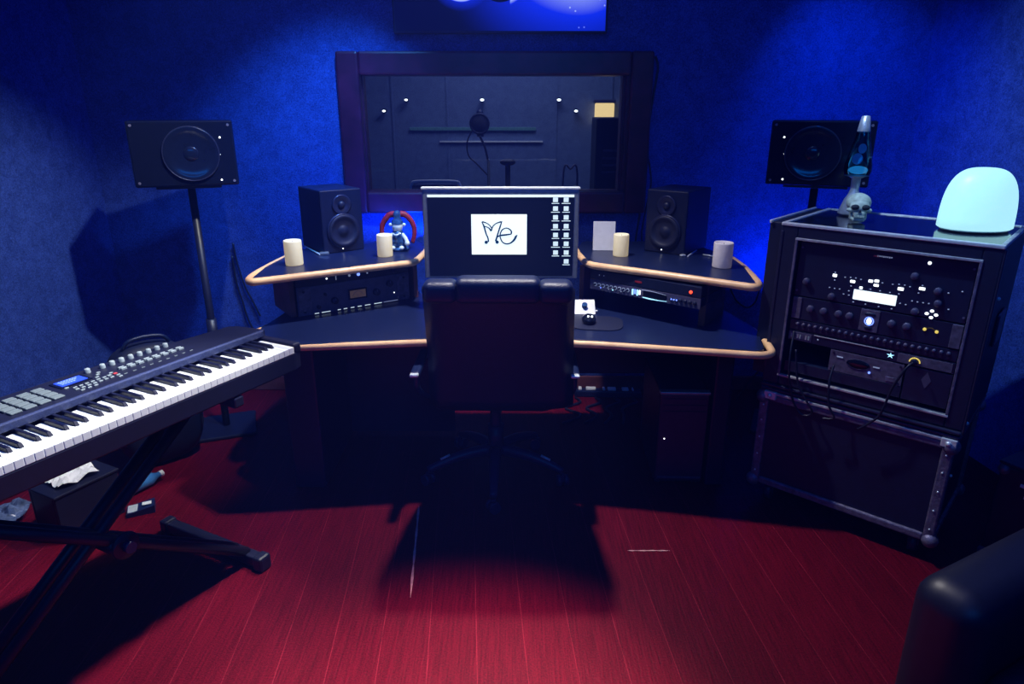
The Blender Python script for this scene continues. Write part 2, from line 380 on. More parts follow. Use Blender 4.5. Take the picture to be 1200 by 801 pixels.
MB().cyl((0, 0, .02), (0, 0, c.z - .02), .018).build('pole', 'black_matt', t)
MB().lathe([(0, .02), (.14, .02), (.15, 0), (0, 0)], 20).build('base', 'black_matt', t)
MB().ball((0, 0, c.z), .055, 1, .8, .42).build('head', 'black_matt', t)
# chair back, low
a = atY(480, 213, 4.6); b = atY(540, 213, 4.6)
t = thing('booth_chair', 'chair with pale curved top rail, behind the left part of the display', 'chair', ((a.x + b.x) / 2, 4.62, 0))
hw = (b.x - a.x) / 2; zt = a.z
MB().tube([(-hw, 0, zt - .06), (-hw + .01, 0, zt - .02), (-hw + .05, 0, zt), (hw - .05, 0, zt), (hw - .01, 0, zt - .02), (hw, 0, zt - .06)], .011).build('top_rail', 'white', t)
MB().box(-hw + .01, hw - .01, -.01, .015, zt - .34, zt - .02, .01).build('backrest', 'black_matt', t)
MB().box(-hw, hw, -.02, .40, .43, .47, .015).build('seat', 'black_matt', t)
for sx in (-1, 1):
    MB().cyl((sx * (hw - .01), 0, 0), (sx * (hw - .01), 0, zt - .05), .011).build('leg', 'black_matt', t)
    MB().cyl((sx * (hw - .01), .38, 0), (sx * (hw - .01), .38, .44), .011).build('leg', 'black_matt', t)
# small arc (second chair) and dark shelf with pale boards
a = atY(661, 198, 5.0); b = atY(676, 198, 5.0)
t = thing('small_stool', 'small stool with faint pale hoop back, left of the dark shelf in the booth', 'stool', ((a.x + b.x) / 2, 5.0, 0))
hw = .05; zt = a.z
MB().tube([(-hw, 0, .45), (-hw, 0, zt - .04), (0, 0, zt), (hw, 0, zt - .04), (hw, 0, .45)], .007).build('hoop_back', 'panel_purple', t)
MB().lathe([(0, .46), (.13, .455), (.13, .43), (0, .43)], 22, Matrix.Translation((0, .1, 0))).build('seat', 'black_matt', t)
for k in range(4): MB().cyl((.08 * cos(k * pi / 2 + .7), .1 + .08 * sin(k * pi / 2 + .7), .44), (.13 * cos(k * pi / 2 + .7), .1 + .13 * sin(k * pi / 2 + .7), 0), .01).build('leg', 'black_matt', t)
a = atY(697, 200, 4.9); b = atY(722, 165, 4.9)
t = thing('corner_shelf', 'dark shelf with pale board edges at the right end of the booth window', 'shelf', (a.x, 4.9, 0))
MB().box(0, .36, .0, .3, 0, 1.58, .01).build('body', 'black_matt', t)
for px, py in ((712, 176), (711, 185), (712, 193), (708, 201)):
    q = atY(px, py, 4.9); MB().box(.05, .20, -.012, 0, q.z - .01, q.z + .006, .002).build('shelf_board', 'panel_purple', t)

# ---- picture screen above the window
sx0, sx1, sz0, sz1 = -.60, .48, 2.02, 2.62
t = thing('wall_screen', 'glowing blue starfield screen with planets mounted above the window', 'screen', ((sx0 + sx1) / 2, YB - .002, sz0))
hw = (sx1 - sx0) / 2
MB().box(-hw - .012, hw + .012, -.045, 0, -.012, sz1 - sz0 + .012, .006).build('casing', 'black_matt', t)
def space_mat():
    m = bpy.data.materials.new('starfield_picture'); m.use_nodes = True; nt = m.node_tree; b = nt.nodes['Principled BSDF']; b.inputs['Base Color'].default_value = (.001, .002, .008, 1); b.inputs['Roughness'].default_value = .5; b.inputs['Specular IOR Level'].default_value = .2
    tc = _n(nt, 'ShaderNodeTexCoord'); sep = _n(nt, 'ShaderNodeSeparateXYZ'); nt.links.new(tc.outputs['Object'], sep.inputs[0])
    def math(op, a, b_=None, clamp=False):
        n = _n(nt, 'ShaderNodeMath', operation=op); n.use_clamp = clamp
        for i, v in enumerate((a, b_)):
            if v is None: continue
            if isinstance(v, (int, float)): n.inputs[i].default_value = v
            else: nt.links.new(v, n.inputs[i])
        return n.outputs[0]
    X, Z = sep.outputs[0], sep.outputs[2]
    def dist(cx, cz, ax=1, az=1):
        dx = math('MULTIPLY', math('SUBTRACT', X, cx), ax); dz = math('MULTIPLY', math('SUBTRACT', Z, cz), az)
        return math('SQRT', math('ADD', math('MULTIPLY', dx, dx), math('MULTIPLY', dz, dz)))
    def glow(d, r): return math('POWER', math('SUBTRACT', 1.0, math('DIVIDE', d, r), True), 1.6)
    neb = math('MULTIPLY', glow(dist(.40, .24, .7, 1.0), .48), 1.1)
    neb2 = math('MULTIPLY', glow(dist(.42, .225, .55, 4.5), .17), 1.5)
    mid = math('MULTIPLY', glow(dist(.05, .3), .36), .25)
    d1 = dist(-.20, .26); d2 = dist(.0, .245)
    rim = math('MULTIPLY', math('SUBTRACT', 1.0, math('DIVIDE', math('ABSOLUTE', math('SUBTRACT', d1, .112)), .016), True), 1.3)
    rimh = math('MULTIPLY', math('SUBTRACT', 1.0, math('DIVIDE', math('ABSOLUTE', math('SUBTRACT', d1, .12)), .05), True), .35)
    rim2 = math('MULTIPLY', math('SUBTRACT', 1.0, math('DIVIDE', math('ABSOLUTE', math('SUBTRACT', d2, .118)), .02), True), math('MULTIPLY', math('GREATER_THAN', X, .05), .5))
    out1 = math('GREATER_THAN', d1, .105); out2 = math('GREATER_THAN', d2, .112)
    vo = _n(nt, 'ShaderNodeTexVoronoi'); vo.inputs['Scale'].default_value = 22; nt.links.new(tc.outputs['Object'], vo.inputs['Vector'])
    star = math('MULTIPLY', math('LESS_THAN', vo.outputs['Distance'], .10), math('GREATER_THAN', X, -.02))
    base = math('ADD', .004, math('MULTIPLY', math('ADD', math('ADD', neb, mid), math('ADD', rim2, math('ADD', rim, rimh))), math('MULTIPLY', 1.0, 1.0)))
    base = math('MULTIPLY', base, math('MULTIPLY', out1, out2))
    cr = _n(nt, 'ShaderNodeValToRGB'); e = cr.color_ramp.elements; e[0].color = (0, .0, .02, 1); e[1].position = 1; e[1].color = (.35, .45, 1, 1)
    e2 = cr.color_ramp.elements.new(.55); e2.color = (.004, .025, .85, 1)
    nt.links.new(math('ADD', base, math('ADD', math('MULTIPLY', star, .3), neb2)), cr.inputs[0])
    nt.links.new(cr.outputs[0], b.inputs['Emission Color']); b.inputs['Emission Strength'].default_value = 1.0
    return m
MB().box(-hw, hw, -.048, -.040, 0, sz1 - sz0).build('picture', space_mat(), t)

# ================================================================== STAND SPEAKERS
def stand_speaker(loc_xy, deg, zb, side, lab_s, lab_t):
    w_, h_, d_ = .44, .29, .30
    s = thing('main_monitor_speaker', lab_s, 'speaker', (loc_xy[0], loc_xy[1], zb), deg, 'wide monitor speakers on stands')
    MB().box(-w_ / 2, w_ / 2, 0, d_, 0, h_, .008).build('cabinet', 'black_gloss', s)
    cx = .03 * side
    mx = Matrix.Translation((cx, 0, h_ / 2)) @ FACE
    MB().lathe([(.124, 0), (.122, .010), (.114, .012), (.098, .007), (.07, .003), (.03, .0015), (0, .0015)], 48, Matrix.Translation((cx, 0, h_ / 2)) @ FACE).build('woofer', 'dish', s)
    MB().torus((cx, -.011, h_ / 2), .119, .0025, FACE, 48).build('woofer_rim', 'cone_rim', s)
    MB().ball((cx, 0, h_ / 2), .034, 1, .25, 1).build('dust_cap', 'dish', s)
    for (lx, lz) in ((.11, .075), (.10, .15), (.125, .265)):
        x = side * lx + (cx if lz < .2 else 0) + side * .02
        MB().ball((x, -.002, h_ - lz), .0042, 1, .6, 1, 8).build('indicator_light', 'led_pt', s)
    for (lx, lz) in ((-.20, .02), (.20, .02), (-.20, .27), (.20, .27)): MB().cyl((lx, 0, lz), (lx, -.003, lz), .006).build('screw', 'trim_dull', s)
    q = thing('speaker_stand', lab_t, 'speaker stand', (loc_xy[0], loc_xy[1], 0), deg, 'speaker stands')
    MB().box(-.14, .14, .03, .27, zb - .014, zb - .001, .003).build('top_plate', 'cable', q)
    MB().cyl((0, .15, .02), (0, .15, zb - .015), .018).build('pole', 'cable', q)
    MB().cyl((0, .15, .45), (0, .15, .62), .025).cyl((0, .15, .53), (.06, .15, .53), .008).build('height_clamp', 'cable', q)
    MB().box(-.15, .15, -.0, .30, 0, .02, .006).build('base_plate', 'cable', q)
stand_speaker((-1.495, 3.22), 21, 1.302, 1, 'wide glossy black monitor speaker on the stand at left of the window', 'black pole stand carrying the wide speaker at left')
stand_speaker((1.41, 3.24), -23, 1.302, -1, 'wide glossy black monitor speaker on the stand behind the equipment rack', 'black pole stand carrying the wide speaker behind the rack')

# ================================================================== DESK
desk = thing('studio_desk', 'black winged studio desk with rounded oak edging and two raised shelves', 'desk', (-.06, 3.0, 0))
DX, DY = -.06, 3.0
def rounded(pts, r=.06, n=5):
    out = []
    N = len(pts)
    for i in range(N):
        p = Vector(pts[i]); a = Vector(pts[i - 1]); b = Vector(pts[(i + 1) % N])
        u = (a - p).normalized(); v = (b - p).normalized(); rr = min(r, (a - p).length * .45, (b - p).length * .45)
        p0 = p + u * rr; p1 = p + v * rr
        for k in range(n + 1):
            t = k / n; out.append(tuple((1 - t) ** 2 * p0 + 2 * t * (1 - t) * p + t * t * p1))
    return out
def loc(pts): return [(x - DX, y - DY) for x, y in pts]
main = [(-1.10, 2.76), (-.90, 2.615), (-.36, 2.69), (.25, 2.68), (1.00, 2.535), (1.06, 2.80), (.95, 3.42), (.80, 3.60), (.52, 3.60), (.40, 3.36), (-.45, 3.36), (-.54, 3.60), (-.88, 3.60), (-1.02, 3.44)]
m_ = rounded(loc(main), .05)
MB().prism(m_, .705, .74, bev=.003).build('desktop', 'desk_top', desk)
def edging(pts, z, r, name='oak_edging', par=desk, sq=1.0):
    return MB().tube([(x, y, z) for x, y in pts], r, 10, 3).build(name, 'edge', par)
eo = [(-1.085, 2.90), (-1.115, 2.80), (-1.095, 2.745), (-.95, 2.645), (-.90, 2.625), (-.65, 2.65), (-.36, 2.685), (-.05, 2.69), (.25, 2.675), (.62, 2.605), (.93, 2.54), (1.0, 2.535), (1.035, 2.56), (1.05, 2.62), (1.06, 2.73), (1.055, 2.85)]
edging(loc(eo), .722, .0155)
# raised shelves
shL = [(-1.10, 2.80), (-.47, 3.18), (-.44, 3.46), (-.50, 3.66), (-1.00, 3.66), (-1.13, 3.2)]
shR = [(x_, y_) for x_, y_ in [(.365, 3.13), (1.0, 2.705), (1.07, 3.15), (.95, 3.66), (.38, 3.66), (.33, 3.44)]]
for nm, poly, ed in (('left', shL, [(-1.10, 3.30), (-1.125, 3.02), (-1.125, 2.86), (-1.10, 2.805), (-1.05, 2.825), (-.80, 2.975), (-.52, 3.145), (-.47, 3.185), (-.455, 3.25), (-.442, 3.40), (-.44, 3.47)]),
                     ('right', shR, [(.33, 3.46), (.335, 3.34), (.35, 3.19), (.372, 3.13), (.42, 3.09), (.70, 2.905), (.93, 2.748), (.985, 2.712), (1.015, 2.735), (1.035, 2.82), (1.06, 3.05), (1.065, 3.25)])):
    sh = MB().prism(rounded(loc(poly), .04), .935, .965, bev=.003).build('raised_shelf', 'desk_top', desk); sh['label'] = nm + ' raised shelf'
    MB().tube([(x, y, .952) for x, y in loc(ed)], .0165, 10, 4).build('oak_edging', 'edge', sh)
# supports under shelves: wooden panels
def panel(x0, y0, x1, y1, z0, z1, th, name, m):
    dx, dy = x1 - x0, y1 - y0; l = sqrt(dx * dx + dy * dy); nx, ny = -dy / l * th / 2, dx / l * th / 2
    MB().prism([(x0 + nx - DX, y0 + ny - DY), (x0 - nx - DX, y0 - ny - DY), (x1 - nx - DX, y1 - ny - DY), (x1 + nx - DX, y1 + ny - DY)], z0, z1).build(name, m, desk)
ua = radians(35); UX, UY = cos(ua), sin(ua)
panel(-.994, 2.985, -.994 - .25 * UY, 2.985 + .25 * UX, .741, .934, .022, 'shelf_support', 'post')
panel(-.483, 3.335, -.483 - .22 * UY, 3.335 + .22 * UX, .741, .934, .022, 'shelf_support', 'post')
panel(.335, 3.20, .335 + .22 * .57, 3.20 + .22 * .82, .741, .934, .022, 'shelf_support', 'post')
panel(.83, 2.86, .83 + .25 * .57, 2.86 + .25 * .82, .741, .934, .03, 'shelf_support', 'post')
# legs and back panel
MB().box(-.99 - DX, -.85 - DX, -.26, .42, 0, .705, .01).build('leg', 'black', desk)
MB().box(.885 - DX, .965 - DX, -.24, .45, 0, .705, .01).build('leg', 'black', desk)
MB().box(-.85 - DX, .885 - DX, .30, .32, .34, .705, .004).build('back_panel', 'black', desk)
MB().box(-.85 - DX, -.30 - DX, .275, .295, .02, .50, .004).build('cable_panel', 'black', desk)  # added dark panel, keeps the shaded space under the left side black

# ---- rack units under the shelves
def unit(name, label, cat, deg, origin, w_, h_, d_, face='panel_grey', body='panel_dark'):
    t = thing(name, label, cat, origin, deg)
    MB().box(.01, w_ - .01, .004, d_, .002, h_ - .002, .002).build('chassis', body, t)
    MB().box(0, w_, -.003, .004, 0, h_, .001).build('front_panel', face, t)
    return t
def knob(t, x, z, r=.012, y=-.003, m='plastic', dot=None, d=.016):
    k = MB().lathe([(r, 0), (r * .92, d * .9), (r * .8, d), (0, d)], 16, Matrix.Translation((x, y, z)) @ FACE).build('knob', m, t)
    if dot: MB().box(x - r * .12, x + r * .12, y - d - .0008, y - d, z + r * .2, z + r * .8).build('pointer', dot, k)
oL = (-.974, 2.984)
uw = .56
t = unit('rack_compressor', 'grey rack unit with amber meter under the left raised shelf', 'rack unit', 34.9, (oL[0], oL[1], .742), uw, .135, .26)
def meterwin(t, x0, x1, z0, z1, m='meter', y=-.004):
    b = MB().box(x0 - .008, x1 + .008, y - .004, y, z0 - .008, z1 + .008, .003).build('meter_bezel', 'black_gloss', t)
    MB().box(x0, x1, y - .0055, y - .003, z0, z1).build('meter', m, b); return b
mb_ = meterwin(t, .250, .328, .052, .087)
MB().ribbon([(.262, .062, 1), (.275, .078, 1), (.289, .082, 1), (.303, .078, 1), (.316, .062, 1)], .0022, -.0105).build('meter_scale', 'panel_purple', mb_)
MB().ribbon([(.289, .054, 1), (.280, .076, .6)], .0018, -.0108, smoothc=False).build('needle', 'panel_purple', mb_)
for x, z, r in ((.175, .052, .017), (.385, .062, .018), (.455, .095, .017), (.095, .035, .009), (.13, .09, .007)): knob(t, x, z, r, m='panel_dark', dot='panel_purple')
for sx in (.005, uw - .065): MB().box(sx, sx + .06, -.006, -.003, .004, .131, .002).build('rack_ear', 'panel_purple', t)
for x, z in ((.03, .02), (.03, .115), (uw - .03, .02), (uw - .03, .115)): MB().cyl((x, -.006, z), (x, -.010, z), .006).build('screw', 'panel_dark', t)
MB().ball((.478, -.004, .045), .003, n=8).build('indicator_light', 'led_white', t)
for x0, x1 in ((.075, .095), (.108, .150), (.185, .20), (.215, .232), (.25, .268), (.285, .305), (.322, .350), (.370, .410), (.42, .50)):
    MB().box(x0, x1, -.0045, -.003, .0035, .0065).build('label_strip', 'led_dim' if x0 > .4 else 'scr_icon', t)
t = unit('rack_preamp', 'thin black rack unit lying on the grey unit with the amber meter', 'rack unit', 34.9, (oL[0], oL[1], .879), uw, .044, .26, 'panel_dark')
for x, m, r in ((.145, 'led_white', .004), (.255, 'led_dim', .006), (.30, 'led_blue', .008), (.345, 'led_dim', .004)): MB().ball((x, -.004, .024), r, n=10).build('indicator_light', m, t)
MB().box(.188, .191, -.005, -.003, .012, .036).build('power_switch', 'led_dim', t)
knob(t, .475, .022, .010, m='panel_grey')
# right: two 1U
oR = (.372, 3.155); dR = -43.0
oR = (.372, 3.150); dR = -atan2(.37, .44) * 180 / pi
uR = .56
def z_on(px, py): return onf(oR, dR, px, py)
t = unit('rack_interface', 'rack unit with blue lit controls under the right raised shelf', 'rack unit', dR, (oR[0], oR[1], .835), uR, .046, .24, 'panel_grey')
for i in range(9):
    m = ['led_cyan', 'led_blue', 'led_cyan', 'led_dim', 'led_cyan', 'led_blue', 'led_dim', 'led_blue', 'led_dim'][i]
    x = .03 + i * .022
    MB().torus((x, -.005, .026), .0075, .0016, FACE, 14, 5).build('knob_ring', 'led_dim', t)
    knob(t, x, .026, .0055, m='panel_dark', d=.012)
    if i in (1, 3, 4, 6): MB().ball((x + .009, -.005, .014), .0028, n=8).build('indicator_light', m, t)
for i in range(4): MB().box(.228 + i * .012, .235 + i * .012, -.006, -.003, .010 + (i % 2) * .006, .036).build('level_bar', ['led_cyan', 'led_blue', 'led_cyan', 'led_white'][i], t)
MB().box(.285, .40, -.007, -.003, .010, .038, .002).build('display_window', 'black_gloss', t)
MB().ribbon([(.278, .040, 1), (.31, .0425, 1.3), (.35, .041, 1), (.40, .036, .5)], .003, -.0075).build('window_glint', 'led_dim', t)
MB().ribbon([(.285, .008, 1), (.32, .0065, 1.6), (.36, .0065, .8), (.405, .009, .5)], .003, -.0075).build('window_strip', 'led_cyan', t)
for i in range(6):
    knob(t, .425 + i * .022, .024, .008, m='panel_dark', d=.01)
for x in (.43, .442, .455): MB().ball((x, -.016, .026), .0035, n=8).build('indicator_light', 'led_blue', t)
t = unit('rack_power_strip', 'black rack unit with one red lamp above the blue lit unit', 'rack unit', dR, (oR[0], oR[1], .884), uR, .046, .24, 'panel_dark')
xr, zr = onf(oR, dR, 811, 331)
MB().ball((xr, -.004, .020), .0075, 1, .7, 1, 12).build('power_lamp', 'led_red', t)
for x in (.05, .075): MB().ball((x, -.004, .024), .0022, n=8).build('indicator_light', 'led_dim', t)
MB().box(.24, .275, -.005, -.003, .02, .028).build('label_plate', 'red_cloth', t)

# ================================================================== NEARFIELD SPEAKERS
def near(locn, deg, lab, h_=.305, w_=.215, d_=.27):
    t = thing('desk_monitor_speaker', lab, 'speaker', locn, deg, 'two-way speakers on the desk')
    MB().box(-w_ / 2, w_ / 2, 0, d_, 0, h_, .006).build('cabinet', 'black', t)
    MB().lathe([(.047, 0), (.050, .005), (.044, .007), (.030, .002), (.016, -.003)], 32, Matrix.Translation((0, -.001, .232)) @ FACE).build('tweeter_plate', 'cone_rim', t)
    MB().ball((0, -.004, .232), .017, 1, .6, 1).build('tweeter', 'cone', t)
    MB().torus((0, -.003, .105), .080, .0065, FACE, 40).build('woofer_rim', 'cone_rim', t)
    MB().lathe([(.078, .0), (.070, .006), (.062, -.001), (.030, -.012), (.024, -.006), (0, -.001)], 36, Matrix.Translation((0, -.012, .105)) @ FACE).build('woofer', 'cone', t)
    MB().ball((-.01, -.003, .017), .003, n=8).build('indicator_light', 'led_pt', t)
    return t
near((-.835, 3.375, .966), 38, 'black two-way speaker on the left raised shelf')
near((.748, 3.335, .966), -38, 'black two-way speaker on the right raised shelf')

# ================================================================== DISPLAY
DYD = 3.10
t = thing('computer_display', 'wide aluminium framed display showing a white Me logo window', 'display', (-.06, DYD, .741))
xa = atY(494, 222, DYD).x + .06; xb = atY(679.5, 222, DYD).x + .06
zt = atY(600, 222, DYD).z - .741; zb_ = .155
MB().box(xa, xb, 0, .035, zb_, zt, .006).build('casing', 'alu', t)
MB().box(xa - .004, xb + .003, -.004, .038, zt - .0005, zt + .010, .003).build('top_edge', 'silver', t)
sa, sb = xa + .024, xb - .024; s0, s1 = zb_ + .012, zt - .022
scr = MB().box(sa, sb, -.003, .002, s0, s1).build('screen', 'scr_dark', t)
MB().box(sa, sb, -.0042, -.003, s1 - .011, s1).build('menu_bar', 'scr_bar', scr)
def S(px, py): p = atY(px, py, DYD - .004); return (p.x + .06, p.z - .741)
w0, z0_ = S(553, 298); w1, z1_ = S(617.5, 251)
MB().box(w0, w1, -.0042, -.003, z0_, z1_, .0).build('image_window', 'scr_white', scr)
def SL(px, py):   # coordinates inside the 1200x800 crop of (540,245)-(630,305)
    return S(540 + px * .075, 245 + py * .075)
def stroke(pts, wd): 
    q = [SL(a, b) + (c,) for a, b, c in pts]; return q
lg = MB()
lg.ribbon(stroke([(325, 195, .5), (360, 260, 1.2), (395, 380, 1.1), (425, 450, 1.1), (432, 510, 1.2)], 1), .0058, -.0048)
lg.ribbon(stroke([(335, 195, 1.3), (400, 215, .9), (450, 250, .9), (490, 305, 1.1)], 1), .0052, -.0048)
lg.ribbon(stroke([(350, 262, .8), (400, 275, .9), (440, 295, 1.1), (475, 340, 1.6)], 1), .005, -.0048)
lg.ribbon(stroke([(475, 340, 1.2), (500, 270, 1.0), (555, 220, .9), (635, 195, 1.5)], 1), .0052, -.0048)
lg.ribbon(stroke([(645, 185, .5), (618, 260, 1.2), (580, 380, 1.2), (545, 500, 1.5)], 1), .0056, -.0048)
for cx, cy in ((397, 515), (568, 513)):
    x, z = SL(cx, cy); lg._add(MB().lathe([(0, 0), (.0078, 0), (.0078, .0007), (0, .0007)], 20, Matrix.Translation((x, -.0048, z)) @ FACE).bm)
lg.ribbon(stroke([(565, 435, 1.0), (620, 410, 1.3), (700, 400, 1.4), (785, 388, 1.0)], 1), .0056, -.0052)
lg.ribbon(stroke([(785, 390, 1.3), (790, 345, 1.2), (750, 305, 1), (700, 295, .9), (645, 325, 1), (615, 390, 1), (620, 450, 1), (655, 515, 1), (715, 540, 1.1), (780, 525, 1.2), (835, 475, 1.7), (862, 425, 1.7), (885, 402, .4)], 1), .0056, -.0050)
lg.build('logo', 'scr_ink', scr)
ic = []
for i in range(7): ic.append((651, 234 + i * 10.3))
for i in range(8): ic.append((663.5, 234 + i * 10.3))
for i, (px, py) in enumerate(ic):
    x, z = S(px, py); big = (i % 7) % 3
    b = MB().box(x - .011, x + .011, -.0042, -.003, z - .010, z + .010).box(x - .017 - .003 * (i % 2), x + .017 + .003 * (i % 2), -.0042, -.003, z - .0175, z - .0145)
    b.build('desktop_icon', 'scr_icon', scr)
MB().box(-.03, .03, .036, .05, .03, .30, .004).build('stand_neck', 'alu', t)
MB().box(-.13, .13, -.06, .13, 0, .012, .005).build('stand_foot', 'alu', t)

# ================================================================== CHAIR
ch = thing('office_chair', 'black leather executive chair with its back to the viewer', 'chair', (-.075, 2.87, 0), -1)
CX, CY = -.075, 2.87
# backrest: curved padded slab, leaning
def cushion(w0, w1, prof, th, nx=14, crown=.03):
    """prof: list of (y, z, widthfactor) going up; makes a padded slab"""
    m = MB(); tb = bmesh.new(); rows = []
    for (y, z, wf_) in prof:
        row = []
        for i in range(nx + 1):
            u = -1 + 2 * i / nx; x = u * w0 * wf_ / 2
            row.append((x, y + crown * (u * u) , z, u))
        rows.append(row)
    F = [[tb.verts.new((x, y - th * .5 * sqrt(max(0, 1 - u ** 6)) * k, z)) for x, y, z, u in row] for row, k in zip(rows, [min(1, .35 + .65 * sin(pi * min(1, max(0, (j + .5) / len(rows))))) ** .3 for j in range(len(rows))])]
    Bk = [[tb.verts.new((x, y + th * .5 * sqrt(max(0, 1 - u ** 6)) * k, z)) for x, y, z, u in row] for row, k in zip(rows, [min(1, .35 + .65 * sin(pi * min(1, max(0, (j + .5) / len(rows))))) ** .3 for j in range(len(rows))])]
    for G in (F, Bk):
        for a, b in zip(G, G[1:]):
            for i in range(nx): tb.faces.new((a[i], a[i + 1], b[i + 1], b[i]))
    for j in range(len(rows) - 1):
        for i in (0, nx): tb.faces.new((F[j][i], F[j + 1][i], Bk[j + 1][i], Bk[j][i]))
    for j in (0, len(rows) - 1):
        for i in range(nx): tb.faces.new((F[j][i], F[j][i + 1], Bk[j][i + 1], Bk[j][i]))
    bmesh.ops.remove_doubles(tb, verts=tb.verts, dist=1e-4)
    bmesh.ops.recalc_face_normals(tb, faces=tb.faces)
    m._add(tb, None, True); return m
bt, bb = (2.33 - CY), (2.60 - CY)
prof = []
for j in range(13):
    f = j / 12; z = .47 + f * .57; y = bb + (bt - bb) * f ** 1.15 + .015 * sin(pi * f)
    prof.append((y, z, 1.10 - .10 * f))
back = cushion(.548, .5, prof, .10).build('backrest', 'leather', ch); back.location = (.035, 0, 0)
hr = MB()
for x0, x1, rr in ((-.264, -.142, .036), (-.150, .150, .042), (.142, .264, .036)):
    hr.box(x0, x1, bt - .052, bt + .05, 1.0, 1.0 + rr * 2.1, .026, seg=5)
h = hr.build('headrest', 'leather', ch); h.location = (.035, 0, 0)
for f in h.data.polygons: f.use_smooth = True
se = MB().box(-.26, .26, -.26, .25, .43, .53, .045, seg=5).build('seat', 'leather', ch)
for f in se.data.polygons: f.use_smooth = True
MB().cyl((0, 0, .12), (0, 0, .43), .026).cyl((0, 0, .12), (0, 0, .26), .036).build('gas_lift', 'plastic', ch)
MB().box(-.1, .1, -.12, .1, .405, .432, .01).build('tilt_mechanism', 'plastic', ch)
for i, a in enumerate((-90, -18, 54, 126, 198)):
    ar = radians(a); c_, s_ = cos(ar), sin(ar)
    lg_ = MB(); lg_.tube([(.03 * c_, .03 * s_, .135), (.15 * c_, .15 * s_, .125), (.25 * c_, .25 * s_, .10), (.325 * c_, .325 * s_, .072)], .02, 10, 4, radii=(.03, .016))
    leg = lg_.build('leg', 'plastic', ch)
    if a in (-18, 198): MB().tube([(.22 * c_, .22 * s_, .1345), (.265 * c_, .265 * s_, .118)], .006, 8, 1).build('metal_cap', 'silver', leg)
    mxr = Matrix.Translation((.325 * c_, .325 * s_, 0)) @ Matrix.Rotation(ar + .5, 4, 'Z')
    cs = MB()
    for sd in (-1, 1): cs.cyl(mxr @ Vector((sd * .006, 0, .027)), mxr @ Vector((sd * .026, 0, .027)), .026, n=18)
    cs.box(-.008, .008, -.012, .012, .02, .06, .003, mx=mxr)
    cs.build('caster', 'plastic', ch)
for sd in (-1, 1):
    xx = sd * .325 + .01
    MB().box(xx - .020, xx + .020, -.30, -.0, .605, .632, .010, seg=3).build('armrest', 'leather', ch)
    MB().tube([(xx, -.25, .606), (xx - sd * .0, -.24, .54), (xx - sd * .03, -.15, .46), (xx - sd * .1, -.08, .44)], .013, 10, 5).build('armrest_bracket', 'plastic', ch)
    MB().box(xx - .018, xx + .018, -.325, -.298, .618, .632, .005).build('armrest_cap', 'silver', ch)

# ================================================================== CANDLES, CARD, FIGURINE
def candle(p, r, h_, lab, wax='wax', lit=True):
    t = thing('pillar_candle', lab, 'candle', (p[0], p[1], .966), 0, 'pillar candles on the raised shelves')
    prof = [(0, 0), (r * .97, 0), (r, .004), (r, h_ * .95), (r * .97, h_), (r * .86, h_ * .995), (r * .82, h_ * .955), (r * .5, h_ * .93), (0, h_ * .925)]
    MB().lathe(prof, 28).build('wax_body', wax, t)
    MB().cyl((0, 0, h_ * .92), (.001, 0, h_ * .97), .0015, n=6).build('wick', 'cable', t)
    if False: MB().lathe([(0, 0), (.004, .003), (.0045, .008), (.002, .015), (0, .019)], 12, Matrix.Translation((0, 0, h_ * .955))).build('flame', 'flame', t)
candle((-.998, 3.08), .040, .112, 'glowing ivory candle near the left end of the left raised shelf')
candle((-.615, 3.27), .037, .105, 'glowing ivory candle standing in front of the figurine', lit=True)
candle((.528, 3.28), .037, .105, 'glowing ivory candle beside the white card', lit=True)
candle((.948, 3.03), .043, .112, 'pale pinkish candle at the right end of the right raised shelf', 'wax_off', False)
t = thing('white_card', 'blank white card leaning upright behind the candle on the right shelf', 'card', (.462, 3.40, .966), -3)
MB().box(-.055, .055, 0, .004, 0, .145, .001, mx=Matrix.Rotation(radians(-10), 4, 'X')).build('card_face', 'paper', t)
MB().box(-.012, .012, .05, .054, 0, .11, .001, mx=Matrix.Rotation(radians(12), 4, 'X')).build('easel_back', 'paper', t)
# figurine
t = thing('figurine', 'blue and white glazed figurine with a dark red arched cape behind a candle', 'figurine', (-.573, 3.42, .966))
MB().lathe([(0, 0), (.05, 0), (.052, .012), (.035, .02), (0, .02)], 24).build('plinth', 'blue_glossy', t)
MB().lathe([(0, .02), (.040, .022), (.044, .05), (.030, .085), (.022, .10), (0, .105)], 24).build('body', 'blue_glossy', t)
MB().ball((0, -.005, .118), .028, 1, .9, 1.05).build('head', 'white_glossy', t)
MB().lathe([(.030, .132), (.027, .150), (.016, .162), (.020, .178), (.012, .196), (0, .198)], 20).build('headdress', 'blue_glossy', t)
for sd in (-1, 1):
    MB().ball((sd * .034, -.006, .128), .009).build('ear_ornament', 'white_glossy', t)
    MB().tube([(sd * .025, -.01, .08), (sd * .045, -.035, .06), (sd * .05, -.045, .045)], .010).ball((sd * .052, -.048, .042), .013).build('arm', 'white_glossy', t)
    MB().ball((sd * .022, -.042, .018), .013, 1, 1.2, .8).build('foot', 'white_glossy', t)
MB().tube([(-.018, -.036, .088), (0, -.045, .082), (.02, -.034, .09)], .004).build('collar', 'white_glossy', t)
MB().tube([(-.07, .01, .035), (-.082, .01, .085), (-.075, .012, .13), (-.045, .014, .17), (-.015, .015, .178)], .017, 12, 5, radii=(.010, .016)).build('cape', 'red_cloth', t)
MB().tube([(.07, .01, .035), (.082, .01, .085), (.075, .012, .13), (.045, .014, .17), (.015, .015, .178)], .017, 12, 5, radii=(.010, .016)).build('cape', 'red_cloth', t)

